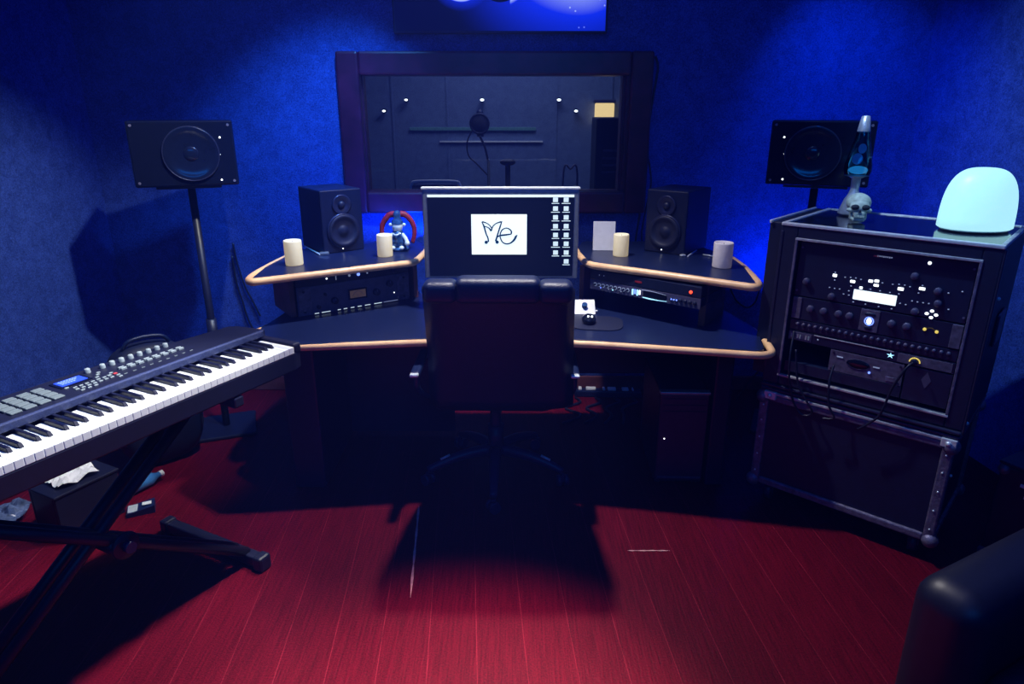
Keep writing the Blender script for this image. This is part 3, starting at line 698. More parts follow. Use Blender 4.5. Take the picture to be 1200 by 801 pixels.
# small pale remotes / pens on shelves
def pen(a, b, z, r, name, lab, cat, m='silver'):
    o = MB().cyl((a[0], a[1], z + r), (b[0], b[1], z + r), r, n=10).build(name, m); tag(o, lab, cat); return o
a = atZ(357, 289, .966); b = atZ(375, 299, .966); pen(a, b, .966, .004, 'pen', 'silver pen between the left candle and the left desk speaker', 'pen')
c = atZ(380, 298, .966); o = MB().box(-.022, .022, -.014, .014, 0, .012, .003).build('usb_stick', 'alu', None, (c.x, c.y, .9665), radians(20)); tag(o, 'small silver block at the end of the silver pen', 'small box')
a = atZ(806, 301, .966); b = atZ(816, 294, .966); pen(a, b, .966, .004, 'pen', 'silver pen in front of the right desk speaker', 'pen')
c = atZ(800, 300, .966); o = MB().box(-.012, .012, -.010, .010, 0, .008, .003).build('usb_stick', 'silver', None, (c.x, c.y, .9665), radians(30)); tag(o, 'tiny silver block beside the pen at the right speaker', 'small box')
a = atZ(824, 299, .966); b = atZ(836, 301, .966); pen(a, b, .966, .0035, 'pencil', 'pale pencil just left of the rightmost candle', 'pencil')

# note paper, knob on it, mouse, mouse pad
t = thing('volume_control', 'white wedge-shaped volume control with a dark knob right of the chair', 'volume control', (.338, 3.03, .7415), 0)
MB().prism([(0, 0), (.065, .050), (.08, .050), (.08, 0)], -.048, .050, Matrix.Rotation(pi / 2, 4, 'Z') @ Matrix.Rotation(pi / 2, 4, 'X'), bev=.003).build('wedge_body', 'paper', t)
MB().cyl((0, .036, .027), (0, .025, .042), .013, .012).build('knob', 'blue_glossy', t)
MB().cyl((.048, .03, .008), (.062, .028, .008), .005).build('side_switch', 'white', t)
c = atZ(690, 378, .741)
o = MB().prism(rounded([(-.10, -.11), (.13, -.11), (.13, .10), (-.10, .10)], .08, 8), 0, .003).build('mouse_pad', 'cone', None, (c.x + .02, c.y, .741), radians(-8)); tag(o, 'dark rounded mouse pad at the right of the chair', 'mouse pad')
t = thing('computer_mouse', 'black mouse with two white lights on the mouse pad', 'mouse', (c.x, c.y, .7445), -5)
MB().ball((0, 0, .014), .034, .95, 1.5, .62, 20).build('mouse_shell', 'black_gloss', t)
for dx in (-.004, .012): MB().ball((dx, -.024, .033), .0045, n=8).build('indicator_light', 'led_pt', t)

# ================================================================== PC TOWER
tw = (.655, 2.775)
t = thing('computer_tower', 'dark brown computer tower with silver top edge under the desk', 'computer', (tw[0], tw[1], 0), -2)
MB().box(0, .215, .004, .45, .012, .462, .006).build('case_body', 'panel_dark', t)
MB().box(.002, .213, -.012, .004, .03, .455, .005).build('front_panel', mat('tower_front', (.055, .018, .06), .4), t)
MB().box(-.002, .217, -.016, .02, .455, .468, .003).build('top_edge', 'alu', t)
for z in (.375, .405, .435): MB().box(.012, .203, -.0145, -.011, z - .0015, z + .0015).build('drive_slot', 'panel_dark', t)
MB().box(.010, .205, -.0145, -.011, .040, .05).build('air_grille', 'panel_grey', t)
MB().ball((.03, -.013, .24), .003, n=8).build('power_light', 'led_pt', t)
for sx in (.02, .19):
    for sy in (.03, .42): MB().cyl((sx, sy, 0), (sx, sy, .013), .012).build('foot', 'plastic', t)

# ================================================================== EQUIPMENT RACK
RO = (1.05, 2.66); RD = -41.9
def rk(name, label, cat, z, x=0, y=0):
    c, s = cos(radians(RD)), sin(radians(RD)); return thing(name, label, cat, (RO[0] + x * c - y * s, RO[1] + x * s + y * c, z), RD)
W = .715; DEP = .52
lc = rk('flight_case', 'black flight case with dull aluminium edges standing under the rack', 'flight case', 0)
MB().box(.012, W - .012, .012, DEP - .012, .10, .50).build('case_panels', 'case', lc)
def strip(m, x0, x1, y0, y1, z0, z1): m.box(x0, x1, y0, y1, z0, z1, .004)
fe = .038
for args in ((0, fe, 0, fe, .092, .512), (W - fe, W, 0, fe, .092, .512), (0, fe, DEP - fe, DEP, .092, .512), (W - fe, W, DEP - fe, DEP, .092, .512)):
    MB().box(*args, .006).build('edge_upright', 'trim_dull', lc)
for args in ((fe, W - fe, 0, fe, .092, .122), (fe, W - fe, DEP - fe, DEP, .092, .122), (0, fe, fe, DEP - fe, .092, .122), (W - fe, W, fe, DEP - fe, .092, .122)):
    MB().box(*args, .006).build('edge_strip', 'trim_dull', lc)
MB().box(fe, W - fe, 0, fe, .482, .512, .006).build('edge_strip', 'trim_dull', lc)
MB().box(W - fe, W, fe, DEP - fe, .482, .512, .006).build('edge_strip', 'trim_dull', lc)
for x in (.012, W - .012):
    for z in (.10, .495):
        for y in (.012, DEP - .012):
            MB().ball((x, y, z), .03, 1, 1, 1, 14).build('ball_corner', 'trim_dull', lc)
for x in (.02, W - .02):
    for z in (.15, .23, .31, .39, .46): MB().ball((x, -.001, z), .004, n=8).build('rivet', 'silver', lc)
MB().ball((W + .001, .06, .36), .006, n=8).build('rivet', 'silver', lc)
MB().box(.0, W, .0, DEP, .512, .530, .005).build('lid_rim', 'trim_dark', lc)
MB().box(.03, W - .03, -.006, .01, .513, .527, .004).build('valance_ridge', 'trim', lc)
for x in (.02, W - .045):
    MB().box(x, x + .05, -.012, .004, .495, .529, .003).ball((x + .025, -.012, .512), .010, n=10).build('latch', 'silver', lc)
for x in (.07, W - .07):
    for y in (.07, DEP - .07):
        cs = MB().box(x - .035, x + .035, y - .03, y + .03, .082, .092); cs.cyl((x - .014, y, .036), (x + .014, y, .036), .036).box(x - .02, x + .02, y - .012, y + .012, .03, .084, .003)
        cs.build('caster', 'plastic', lc)
# upper rack shell
rc = rk('equipment_rack', 'black flight case rack with aluminium trimmed top, full of lit gear', 'equipment rack', .531)
zb = .0; zt = 1.225 - .531
xl = -.058; xrr = .725
ox0, ox1, oz0, oz1 = .066, .668, .612 - .531, 1.168 - .531
bx_ = MB()
bx_.box(xl, ox0 - .004, .03, DEP, .055, zt - .004, .004); bx_.box(ox1 + .004, xrr, .03, DEP, zb + .02, zt - .004, .004)
bx_.box(ox0 - .01, ox1 + .01, .03, DEP, oz1 + .004, zt - .004); bx_.box(ox0 - .01, ox1 + .01, .03, DEP, zb + .02, oz0 - .004); bx_.box(ox0 - .01, ox1 + .01, DEP - .02, DEP, oz0, oz1)
bx_.build('case_shell', 'case', rc)
fr_ = MB(); fr_.box(-.0, ox0, 0, .035, zb + .035, zt - .006, .004); fr_.box(ox1, xrr, 0, .035, zb + .035, zt - .006, .004); fr_.box(ox0, ox1, 0, .035, oz1, zt - .006, .004); fr_.box(ox0, ox1, 0, .035, zb + .035, oz0, .004)
fr_.build('front_frame', 'case', rc)
MB().box(0, .012, -.003, .004, .10, zt - .03, .002).build('edge_highlight', 'trim_dark', rc)
# inner opening trim
for nm, args, m in (('opening_trim', (ox0 - .006, ox1 + .006, -.004, .006, oz1 - .004, oz1 + .006), 'trim'), ('opening_trim', (ox0 - .006, ox0 + .004, -.004, .006, oz0, oz1), 'trim_dull'), ('opening_trim', (ox1 - .004, ox1 + .006, -.004, .006, oz0, oz1), 'trim_dull'), ('opening_sill', (ox0 - .006, ox1 + .006, -.006, .010, oz0 - .008, oz0 + .001), 'trim')):
    MB().box(*args, .002).build(nm, m, rc)
# bottom ridges
MB().box(.0, xrr, -.004, DEP, 0, .012, .004).build('base_ridge', 'trim_dark', rc)
MB().box(-.0, xrr, -.010, .02, .018, .032, .005).build('base_ridge', 'trim_dark', rc)
# top aluminium trim
for nm, args in (('top_trim', (.0, xrr, -.004, .016, zt - .010, zt + .003)), ('top_trim', (.0, .016, .016, DEP, zt - .010, zt + .003)), ('top_trim', (xl, xl + .012, .02, DEP, zt - .010, zt + .003)), ('top_trim', (xrr - .016, xrr, .016, DEP, zt - .010, zt + .003)), ('top_trim', (.016, xrr - .016, DEP - .012, DEP, zt - .010, zt + .003))):
    MB().box(*args, .003).build(nm, 'silver' if args[0] < .1 and args[2] < .1 else 'trim', rc)
MB().box(.016, xrr - .016, .016, DEP - .012, zt - .008, zt - .001).build('top_panel', 'black_gloss', rc)
MB().box(xrr - .002, xrr + .006, .0, .014, .02, zt - .01, .003).build('corner_strip', 'trim_dark', rc)
for y, z in ((.10, .50), (.05, .05)): MB().ball((xrr + .003, y, z), .007, n=10).build('rivet', 'silver', rc)
MB().box(xrr, xrr + .012, .2, .34, .30, .42, .01).build('side_handle', 'trim_dark', rc)

# gear in the rack (own things)
def gear(name, label, z0, z1, face, x0=.078, x1=.660, d=.30):
    t = rk(name, label, 'rack unit', z0, x0, .018)
    MB().box(.008, x1 - x0 - .008, .004, d, .001, z1 - z0 - .001, .002).build('chassis', 'panel_dark', t)
    MB().box(0, x1 - x0, -.002, .004, 0, z1 - z0, .001).build('front_panel', face, t); return t
X0 = .078
def G(px, py): x, z = onf(RO, RD, px, py, .015); return x - X0, z
z0g = .947
t = gear('profiling_amplifier', 'black lit profiling amp with white display, topmost in the rack', z0g, 1.160, 'panel_dark')
def led(px, py, w_, h_, m, nm='lit_button', tt=None, z0=None):
    x, z = G(px, py); z -= z0
    MB().box(x - w_ / 2, x + w_ / 2, -.006, -.001, z - h_ / 2, z + h_ / 2, .002).build(nm, m, tt)
def Q(qx, qy): return 930 + qx / 4.215, 290 + qy / 4.215       # crop (930,290)-(1130,480) zoom
a = G(*Q(299, 208)); b = G(*Q(503, 284))
zc = (G(*Q(401, 246)))[1] - z0g; xc = (a[0] + b[0]) / 2
MB().box(xc - .073, xc + .073, -.006, -.001, zc - .019, zc + .019, .002).build('display', 'lcd_white', t)
for qx, qy, w_, h_ in ((204, 137, .015, .011), (292, 167, .017, .010), (381, 165, .015, .010), (411, 165, .015, .010), (408, 186, .017, .009), (333, 198, .011, .009), (529, 204, .019, .011), (635, 203, .019, .010)):
    led(*Q(qx, qy), w_, h_, 'led_white', 'lit_button', t, z0g)
for qx, qy in ((684, 313), (658, 325), (704, 333), (679, 345)):
    x, z = G(*Q(qx, qy)); MB().ball((x, -.004, z - z0g), .0065, 1, .5, .8, 10).build('lit_button', 'led_white', t)
x, z = G(*Q(673, 76)); MB().ball((x, -.004, z - z0g), .006, 1, .5, 1, 10).build('power_light', 'led_white', t)
for qx, qy in ((206, 122), (255, 146), (282, 147), (308, 150), (333, 157), (203, 160), (284, 189), (178, 196), (203, 201), (228, 204), (247, 229), (273, 213), (273, 234), (380, 205), (427, 213), (476, 221), (439, 174), (490, 181), (521, 181), (549, 185), (575, 193), (520, 228), (295, 268), (355, 279), (420, 291), (484, 302), (526, 275), (554, 281), (585, 263), (612, 268), (640, 272), (668, 276), (617, 224), (637, 187), (765, 224), (765, 305), (834, 217)):
    led(*Q(qx, qy), .006, .004, 'led_dim', 'small_button', t, z0g)
for qx, qy in ((65, 165), (188, 240), (600, 140), (600, 315), (715, 215), (715, 275)): x, z = G(*Q(qx, qy)); knob(t, x, z - z0g, .013, y=-.002, m='panel_grey', d=.014)
# tiny logo: red mark and pale lettering-like strip
x, z = G(*Q(408, 42)); MB().box(x - .009, x + .009, -.003, -.0015, z - z0g - .003, z - z0g + .003).build('logo', 'red_label', t)
x2, z2 = G(*Q(452, 46))
lgm = MB()
for k in range(8): lgm.box(x2 - .026 + k * .0065, x2 - .026 + k * .0065 + .0045, -.003, -.0015, z2 - z0g - .003 + (.001 if k % 3 else 0), z2 - z0g + .0025)
lgm.build('lettering', 'led_dim', t)
for x in (.008, .574):
    for zz in (.02, .19): MB().cyl((x, -.002, zz), (x, -.005, zz), .004, n=10).build('screw', 'trim_dull', t)

z1g = .852
t = gear('valve_preamp', 'dark two-channel rack unit with purple ears and glowing round emblem', z1g, .942, 'panel_dark')
for x in (0, .548): MB().box(x, x + .034, -.006, -.001, .002, .088, .002).build('rack_ear', 'panel_purple', t)
MB().box(.252, .318, -.005, -.001, .003, .087, .003).build('centre_plate', 'panel_purple', t)
MB().ball((.285, -.005, .070), .013, 1.5, .3, .6, 14).build('emblem', 'panel_dark', t)
MB().ball((.285, -.006, .044), .010, .9, .3, 1.2, 14).build('lit_emblem', 'led_white', t)
MB().torus((.285, -.006, .044), .015, .002, FACE, 18, 6).build('emblem_ring', 'led_blue', t)
MB().ball((.285, -.005, .018), .012, 1.2, .3, .6, 14).build('emblem', 'panel_dark', t)
for x in (.07, .12, .175, .215, .36, .41): knob(t, x, .05, .014, y=-.002, m='panel_grey', d=.012)
gx = .485
MB().ball((gx - .018, -.005, .052), .006, 1, .5, 1, 10).build('lit_knob', 'led_gold', t)
MB().ball((gx + .020, -.005, .050), .006, 1, .5, 1, 10).build('lit_knob', 'led_gold', t)
MB().ribbon([(gx - .018, .054, 1), (gx, .060, 1), (gx + .018, .053, 1)], .0025, -.004).build('gold_bar', mat('gold_arc', (.4, .3, .05), .4, metal=.6), t)
z2g = .806
t = gear('patch_bay', 'thin rack unit with rows of small knobs below the purple eared unit', z2g, .848, 'panel_dark')
src = None
for k in range(24):
    x = .03 + k * .0228
    q = MB().lathe([(.007, 0), (.0065, .007), (.004, .009), (0, .009)], 12, FACE).build('knob', 'panel_purple' if k < 5 or 15 < k < 20 else 'panel_grey', t) if src is None or k in (5, 16, 20) else copypart(src, t, (0, 0, 0))
    if src is None or k in (5, 16, 20): src = q
    q.location = (x, -.002, .027)
    j = MB().cyl((0, 0, 0), (0, -.002, 0), .0045, n=10).build('jack_socket', 'trim_dark', t) if k == 0 else copypart(jsrc, t, (0, 0, 0))
    if k == 0: jsrc = j
    j.location = (x, -.002, .010)
z3g = .762
t = gear('channel_strip', 'thin black rack unit with blue star light and yellow ringed knob', z3g, .802, 'panel_dark')
MB().box(.0, .09, -.004, -.001, .004, .036, .001).build('label_plate', 'panel_grey', t)
MB().box(.40, .575, -.004, -.001, .002, .037, .001).build('label_plate', 'panel_purple', t)
MB().box(.098, .385, -.005, -.001, .034, .038, .001).build('pale_edge', 'trim', t)
for k in range(7): MB().box(.01 + k * .011, .017 + k * .011, -.006, -.003, .012, .028).build('tape_mark', ['button', 'panel_grey', 'trim'][k % 3], t)
xs, zs = G(*Q(478, 532)); zs = .020; st_ = MB()
for k in range(5):
    a = pi / 2 + k * 2 * pi / 5
    st_.prism([(0, 0), (.004 * cos(a - .6), .004 * sin(a - .6)), (.013 * cos(a), .011 * sin(a)), (.004 * cos(a + .6), .004 * sin(a + .6))], 0, .002, Matrix.Translation((xs, -.002, zs)) @ FACE)
st_.build('star_light', 'led_cyan', t)
MB().ball((.115, -.004, .022), .003, n=8).build('indicator_light', 'led_dim', t)
xa_, _ = G(*Q(600, 556)); 
MB().tube([(xa_ + .017 * cos(a), -.006, .014 + .016 * sin(a)) for a in [radians(d) for d in (0, 30, 60, 90, 120, 150, 180)]], .0022, 8, 2).build('lit_ring', 'led_gold', t)
knob(t, xa_, .016, .011, m='panel_dark', d=.01)
z4g = .672
t = gear('half_rack_preamp', 'half-width purple grey unit with dark oval window, low in the rack', z4g, .757, 'panel_purple', .246, .506, .22)
MB().ball((.105, -.002, .048), .04, 1, .12, .42, 24).build('oval_window', 'black_gloss', t)
MB().torus((.105, -.003, .048), .041, .002, FACE @ Matrix.Diagonal((1, .44, 1, 1)), 30, 6).build('oval_rim', 'cone_rim', t)
for x, z in ((.038, .062), (.170, .052)): MB().box(x - .012, x + .010, -.005, -.002, z - .002, z + .002).build('lettering', 'led_dim', t)
MB().ball((.148, -.004, .026), .0045, n=10).build('power_light', 'led_blue', t)
MB().box(.205, .243, -.005, -.002, .010, .028, .002).build('label_plate', 'trim_dull', t)
for x in (.012, .248):
    for z in (.01, .075): MB().cyl((x, -.002, z), (x, -.005, z), .004, n=10).build('screw', 'panel_dark', t)
t = gear('blank_rack_unit', 'plain black blanking unit with a faint diamond emblem beside the oval window', z4g - .045, .757, 'panel_dark', .512, .660, .25)
MB().prism([(-.016, 0), (0, -.032), (.016, 0), (0, .032)], 0, .0015, Matrix.Translation((.070, -.002, .090)) @ FACE).build('diamond_emblem', 'panel_grey', t)
t = gear('rack_shelf', 'flat black shelf tray carrying the half-width unit in the rack', z4g - .045, z4g - .002, 'panel_dark', .078, .508, .25)

# cables draped from the rack over the lower case
def cable(pts, r, lab, cat='cable'):
    o = MB().tube(pts, r, 8, 8).build('cable', 'cable'); return tag(o, lab, cat)
def rp(x, y, z):
    c, s = cos(radians(RD)), sin(radians(RD)); return (RO[0] + x * c - y * s, RO[1] + x * s + y * c, z)
cable([rp(.10, .010, .80), rp(.11, -.028, .72), rp(.12, -.035, .62), rp(.15, -.032, .52), rp(.19, -.03, .475), rp(.225, -.030, .50), rp(.16, -.035, .60), rp(.13, -.03, .74)], .0045, 'black cable looping at the left end of the rack opening')
cable([rp(.27, .0, .70), rp(.272, -.030, .64), rp(.285, -.036, .55), rp(.31, -.032, .50), rp(.27, -.034, .485)], .0045, 'black cable hanging in the middle of the rack opening')
cable([rp(.535, -.01, .78), rp(.52, -.030, .76), rp(.49, -.034, .68), rp(.475, -.034, .60), rp(.46, -.034, .55), rp(.42, -.032, .50), rp(.40, -.03, .48)], .0045, 'black cable running from the yellow ringed knob over the case edge')

# ---- on the rack top
c, s = cos(radians(RD)), sin(radians(RD))
def rtop(x, y): return (RO[0] + x * c - y * s, RO[1] + x * s + y * c, 1.2285)
t = thing('lava_lamp', 'silver lava lamp with blue liquid at the back of the rack top', 'lava lamp', rtop(.135, .385))
MB().lathe([(0, 0), (.050, 0), (.052, .006), (.034, .060), (.022, .082), (.017, .10), (.018, .145), (.030, .152), (.046, .156), (.0, .157)], 32).build('base', 'trim', t)
MB().lathe([(.046, .157), (.052, .175), (.051, .20), (.040, .25), (.027, .31), (.024, .335)], 32).build('glass_bottle', 'lava_glass', t)
MB().ball((.002, 0, .178), .036, 1, 1, .45).build('wax_glow', emis('lava_glow', (.05, .42, .75), .55), t)
MB().ball((-.008, .0, .222), .020, 1, 1, 1.1).ball((.006, 0, .262), .015, 1, 1, 1.3).build('wax_blob', mat('lava_wax', (.02, .10, .28), .4, emit=(.02, .12, .5), estr=.25), t)
MB().lathe([(.024, .325), (.025, .33), (.016, .385), (.012, .388), (0, .389)], 28).build('cap', 'trim', t)
# skull
t = thing('skull_ornament', 'small grey green skull in front of the lava lamp', 'skull ornament', rtop(.205, .225), -18); t.scale = (1.22, 1.22, 1.08)
sk = MB(); sk.ball((0, .012, .062), .040, .92, 1.12, .86, 28)
sk.ball((0, -.022, .050), .026, 1.15, .7, 1.0, 20); sk.box(-.018, .018, -.040, -.008, .018, .040, .008, seg=3)
sk.ball((-.024, -.022, .040), .011, 1.2, .8, .8).ball((.024, -.022, .040), .011, 1.2, .8, .8)
cr_ = sk.build('cranium', 'bone', t)
MB().box(-.019, .019, -.038, -.004, .0, .017, .007, seg=3).box(-.024, -.015, -.024, .008, .004, .032, .004).box(.015, .024, -.024, .008, .004, .032, .004).build('jaw', 'bone', t)
for sd in (-1, 1): MB().ball((sd * .0150, -.037, .052), .0115, 1.1, .6, .85).build('eye_socket', 'socket', cr_)
MB().prism([(-.005, 0), (.005, 0), (0, .011)], 0, .004, Matrix.Translation((0, -.0395, .034)) @ FACE).build('nose_hole', 'socket', cr_)
for k in range(6): MB().box(-.0155 + k * .0053, -.0112 + k * .0053, -.0415, -.036, .0155, .0235, .001).build('tooth', 'bone', t)
# plain glowing block lamp
t = thing('glowing_lamp', 'turquoise glowing dome-topped lamp at the right end of the rack top', 'lamp', rtop(.585, .30), 6)
lp = MB()
prof = [(.124, 0)] + [(.13 * max(0, cos(k * pi / 48)) ** .62, .004 + .208 * sin(k * pi / 48) ** .72) for k in range(25)]
lp.lathe([(r_, z_ + .006) for r_, z_ in prof] , 64, None, 1, .78)
lp.build('lamp_shade', 'lamp_cyan', t)
MB().lathe([(0, 0), (.118, 0), (.122, .006), (0, .006)], 40, None, 1, .78).build('base', 'white', t)

# ================================================================== KEYBOARD
KA = 62.8; kc = atZ(343, 407, .83); KO = (kc.x - 1.38 * cos(radians(KA)), kc.y - 1.38 * sin(radians(KA)))
kb = thing('keyboard_controller', 'long black keyboard controller with white keys and grey pads', 'keyboard', (KO[0], KO[1], .74), KA)
zk = .09; zp = .12        # key top / panel heights above its underside
MB().prism([(0, .012), (.125, .0), (1.388, .0), (1.425, .012), (1.425, .20), (1.41, .30), (1.385, .335), (1.0, .375), (0.02, .385), (0, .36)], 0, .068, bev=.006).build('bottom_shell', 'kb_body', kb)
MB().box(.0, .122, .002, .19, .06, zk + .008, .008).build('wheel_cheek', 'kb_body', kb)
MB().box(1.388, 1.424, .002, .20, .06, zk + .008, .008).build('end_cheek', 'kb_body', kb)
MB().prism([(.0, .178), (1.424, .178), (1.41, .30), (1.385, .332), (1.0, .372), (.02, .382), (0, .355)], .06, zp, bev=.004).build('control_panel', 'kb_body', kb)
MB().box(.122, 1.405, .163, .179, .10, zp + .003, .003).build('front_rail', 'kb_rail', kb)
for x in (.035, .08): MB().cyl((x, .07, zk - .0), (x + .018, .07, zk - .0), .03).build('pitch_wheel', 'button', kb)
NW = 52; pw = 1.262 / NW; x00 = .124
wk = MB().box(.0003, pw - .0003, 0, .162, .066, zk, .0018).build('white_key', 'key_white', kb); wk.location = (x00, 0, 0)
for i in range(1, NW): copypart(wk, kb, (x00 + i * pw, 0, 0))
bkm = MB(); pr = [(-.0065, .060), (.0065, .060), (.0065, .162), (-.0065, .162)]
tb = bmesh.new(); vs = []
for (x, y, z) in [(-.0068, .052, zk - .004), (.0068, .052, zk - .004), (.0068, .162, zk - .004), (-.0068, .162, zk - .004), (-.0052, .064, zk + .0115), (.0052, .064, zk + .0115), (.0052, .162, zk + .0125), (-.0052, .162, zk + .0125)]: vs.append(tb.verts.new((x, y, z)))
for f in ((3, 2, 1, 0), (4, 5, 6, 7), (0, 1, 5, 4), (1, 2, 6, 5), (2, 3, 7, 6), (3, 0, 4, 7)): tb.faces.new([vs[k] for k in f])
bmesh.ops.bevel(tb, geom=list(tb.edges), offset=.0012, segments=1, affect='EDGES'); bkm._add(tb)
first = None
for i in range(NW - 1):
    k_from_right = NW - 1 - i       # top key is C: walk down B A G F E D C
    # boundary between white i and i+1 ; note names with white NW-1 = C
    note = (i - (NW - 1)) % 7       # 0=C 1=D 2=E 3=F 4=G 5=A 6=B
    if note in (0, 1, 3, 4, 5):
        off = {0: -.0025, 1: .0025, 3: -.003, 4: 0, 5: .003}[note]
        x = x00 + (i + 1) * pw + off
        if first is None: first = bkm.build('black_key', 'key_black', kb); first.location = (x, 0, 0)
        else: copypart(first, kb, (x, 0, 0))
# panel parts
def flat(nm, m, x0, x1, y0, y1, h_=.004, bev=.0015): return MB().box(x0, x1, y0, y1, zp - .001, zp + h_, bev).build(nm, m, kb)
flat('display_bezel', 'black_gloss', .725, .822, .272, .336, .003)
dsp = MB().box(.735, .812, .282, .328, zp + .002, zp + .0045).build('display', 'lcd_blue', kb)
for r_ in range(3): 
    m = MB()
    for k in range(7 - r_): m.box(.743 + k * .0085, .749 + k * .0085, .317 - r_ * .011, .322 - r_ * .011, zp + .0045, zp + .005)
    m.build('display_text', 'lcd_txt', dsp)
pd = None
for r_ in range(4):
    for c_ in range(4):
        x, y = .552 + c_ * .0385, .208 + r_ * .0325
        if pd is None: pd = MB().box(0, .032, 0, .026, zp - .001, zp + .006, .003).build('drum_pad', 'pad', kb); pd.location = (x, y, 0)
        else: copypart(pd, kb, (x, y, 0))
bt_ = MB().box(0, .0125, 0, .006, zp - .001, zp + .004, .0015).build('button', 'button', kb); bt_.location = (.73, .262, 0)
for (x, y) in [(.745 + k * .018, .245 - .0 * k) for k in range(7)] + [(.74 + k * .018, .226) for k in range(7)] + [(.745 + k * .02, .207) for k in range(3)] + [(.826, .266), (.84, .285), (.852, .248), (.868, .262), (.87, .228), (.852, .30), (.866, .21)]: copypart(bt_, kb, (x, y, 0))
kn = MB().lathe([(.0095, 0), (.0085, .012), (.0065, .0145), (0, .0145)], 18, Matrix.Translation((0, 0, zp - .001))).build('knob', 'button', kb); kn.location = (.846, .338, 0)
for k in range(8): copypart(kn, kb, (.893 + k * .0325, .335, 0))
copypart(kn, kb, (1.12, .352, 0)) if False else None
fd = MB().box(-.010, .010, -.011, -.004, zp - .001, zp + .008, .002).box(-.010, .010, .003, .011, zp - .001, zp + .008, .002).build('fader', 'button', kb); fd.location = (.915, .268, 0)
for k in range(1, 8): copypart(fd, kb, (.915 + k * .0300, .268, 0))
sb_ = MB().box(-.006, .006, -.0015, .0015, zp - .001, zp + .002).build('small_switch', 'pad', kb); sb_.location = (.895, .222, 0)
for k in range(1, 9): copypart(sb_, kb, (.895 + k * .030, .222, 0))
flat('record_button', 'red_label', .872, .884, .245, .253)

# ---- keyboard stand (double-braced X)
ks = thing('keyboard_stand', 'black double-braced X keyboard stand under the controller', 'keyboard stand', (KO[0], KO[1], 0), KA)
fx0, fx1 = .20, 1.17
for fx in (fx0, fx1):
    MB().box(fx - .022, fx + .022, .06, .58, .012, .055, .006).build('foot_bar', 'cable', ks)
    for yy in (.04, .56): MB().box(fx - .028, fx + .028, yy, yy + .045, .0, .062, .010).build('rubber_foot', 'cable', ks)
for ax in (.28, 1.12):
    MB().box(ax - .02, ax + .02, .0, .34, .70, .738, .006).build('top_arm', 'cable', ks)
for yy in (.14, .20):
    MB().tube([(fx1, yy, .05), (.28, yy, .70)], .019, 12, 1).build('cross_tube', 'cable', ks)
for yy in (.17, .23):
    MB().tube([(fx0, yy + .03, .05), (1.12, yy + .03, .70)], .019, 12, 1).build('cross_tube', 'cable', ks)
xm, zm = .70, .375
MB().cyl((xm, .10, zm), (xm, .29, zm), .025).build('pivot_bolt', 'cable', ks)
MB().lathe([(0, 0), (.042, 0), (.045, .006), (.042, .012), (0, .012)], 24, Matrix.Translation((xm + .02, .115, zm)) @ FACE).build('ratchet_disc', 'cable', ks)
MB().cyl((xm + .02, .105, zm), (xm + .02, .08, zm), .018).build('lock_knob', 'plastic', ks)

# ================================================================== FLOOR AND WALL ODDS
# black bag behind keyboard
t = thing('gig_bag', 'rounded black soft bag standing behind the keyboard against the wall', 'bag', (-1.72, 3.02, 0), 40)
b = MB(); tb = bmesh.new()
bmesh.ops.create_uvsphere(tb, u_segments=32, v_segments=20, radius=1)
for v in tb.verts:
    x, y, z = v.co; f = lambda u: math.copysign(abs(u) ** .6, u)
    v.co = Vector((f(x) * .20, f(y) * .11, .305 + f(z) * .305 * (1 - .06 * abs(x))))
b._add(tb, None, True); b.build('bag_body', 'black_matt', t)
MB().tube([(-.10, -.02, .60), (-.07, -.03, .635), (0, -.03, .645), (.07, -.03, .635), (.10, -.02, .60)], .009).build('handle', 'leather', t)
MB().tube([(-.17, -.085, .15), (-.18, -.09, .35), (-.12, -.085, .53), (0, -.085, .575), (.12, -.085, .53), (.18, -.09, .35), (.17, -.085, .15)], .004).build('zip', 'trim_dark', t)
# floor litter
p = atZ(82, 558, .02)
def crumple(n=10, sx=.2, sy=.13, amp=.03):
    tb = bmesh.new(); g = [[tb.verts.new((-sx + 2 * sx * i / n + random.uniform(-.004, .004), -sy + 2 * sy * j / n + random.uniform(-.004, .004), max(.003, .015 + amp * sin(i * 1.1 + j * .6) * cos(j * .9) + random.uniform(-.004, .004)))) for i in range(n + 1)] for j in range(n + 1)]
    for j in range(n):
        for i in range(n):
            if (i in (0, n - 1) and j in (0, n - 1)) or (i == n - 1 and j < 4): continue
            tb.faces.new((g[j][i], g[j][i + 1], g[j + 1][i + 1], g[j + 1][i]))
    r = bmesh.ops.extrude_face_region(tb, geom=list(tb.faces))
    for v in [q for q in r['geom'] if isinstance(q, bmesh.types.BMVert)]: v.co.z += .0015
    bmesh.ops.recalc_face_normals(tb, faces=tb.faces)
    m = MB(); m._add(tb); return m
p = atZ(85, 557, .22)
q = thing('storage_crate', 'low black crate under the keyboard with a white sheet on top', 'crate', (p.x, p.y, 0), KA)
cb = MB(); cb.box(-.13, .13, -.09, -.075, 0, .2, .004); cb.box(-.13, .13, .075, .09, 0, .2, .004); cb.box(-.13, -.115, -.075, .075, 0, .2, .004); cb.box(.115, .13, -.075, .075, 0, .2, .004); cb.box(-.115, .115, -.075, .075, 0, .015)
cb.build('crate_body', 'cable', q)
MB().box(-.135, .135, -.095, .095, .2, .212, .004).build('crate_lid', 'cable', q)
o = crumple(10, .085, .065, .010).build('paper_sheet', 'paper', None, (p.x, p.y + .0, .213), radians(KA)); tag(o, 'crumpled white sheet lying on the crate under the keyboard', 'paper')
def at_floor(px, py): v = atZ(px, py, 0); return (v.x, v.y, 0)
p = atZ(208, 505, .05)
t = thing('drink_can', 'small red and silver can lying on the floor beyond the keyboard', 'can', (p.x, p.y, .033), 25)
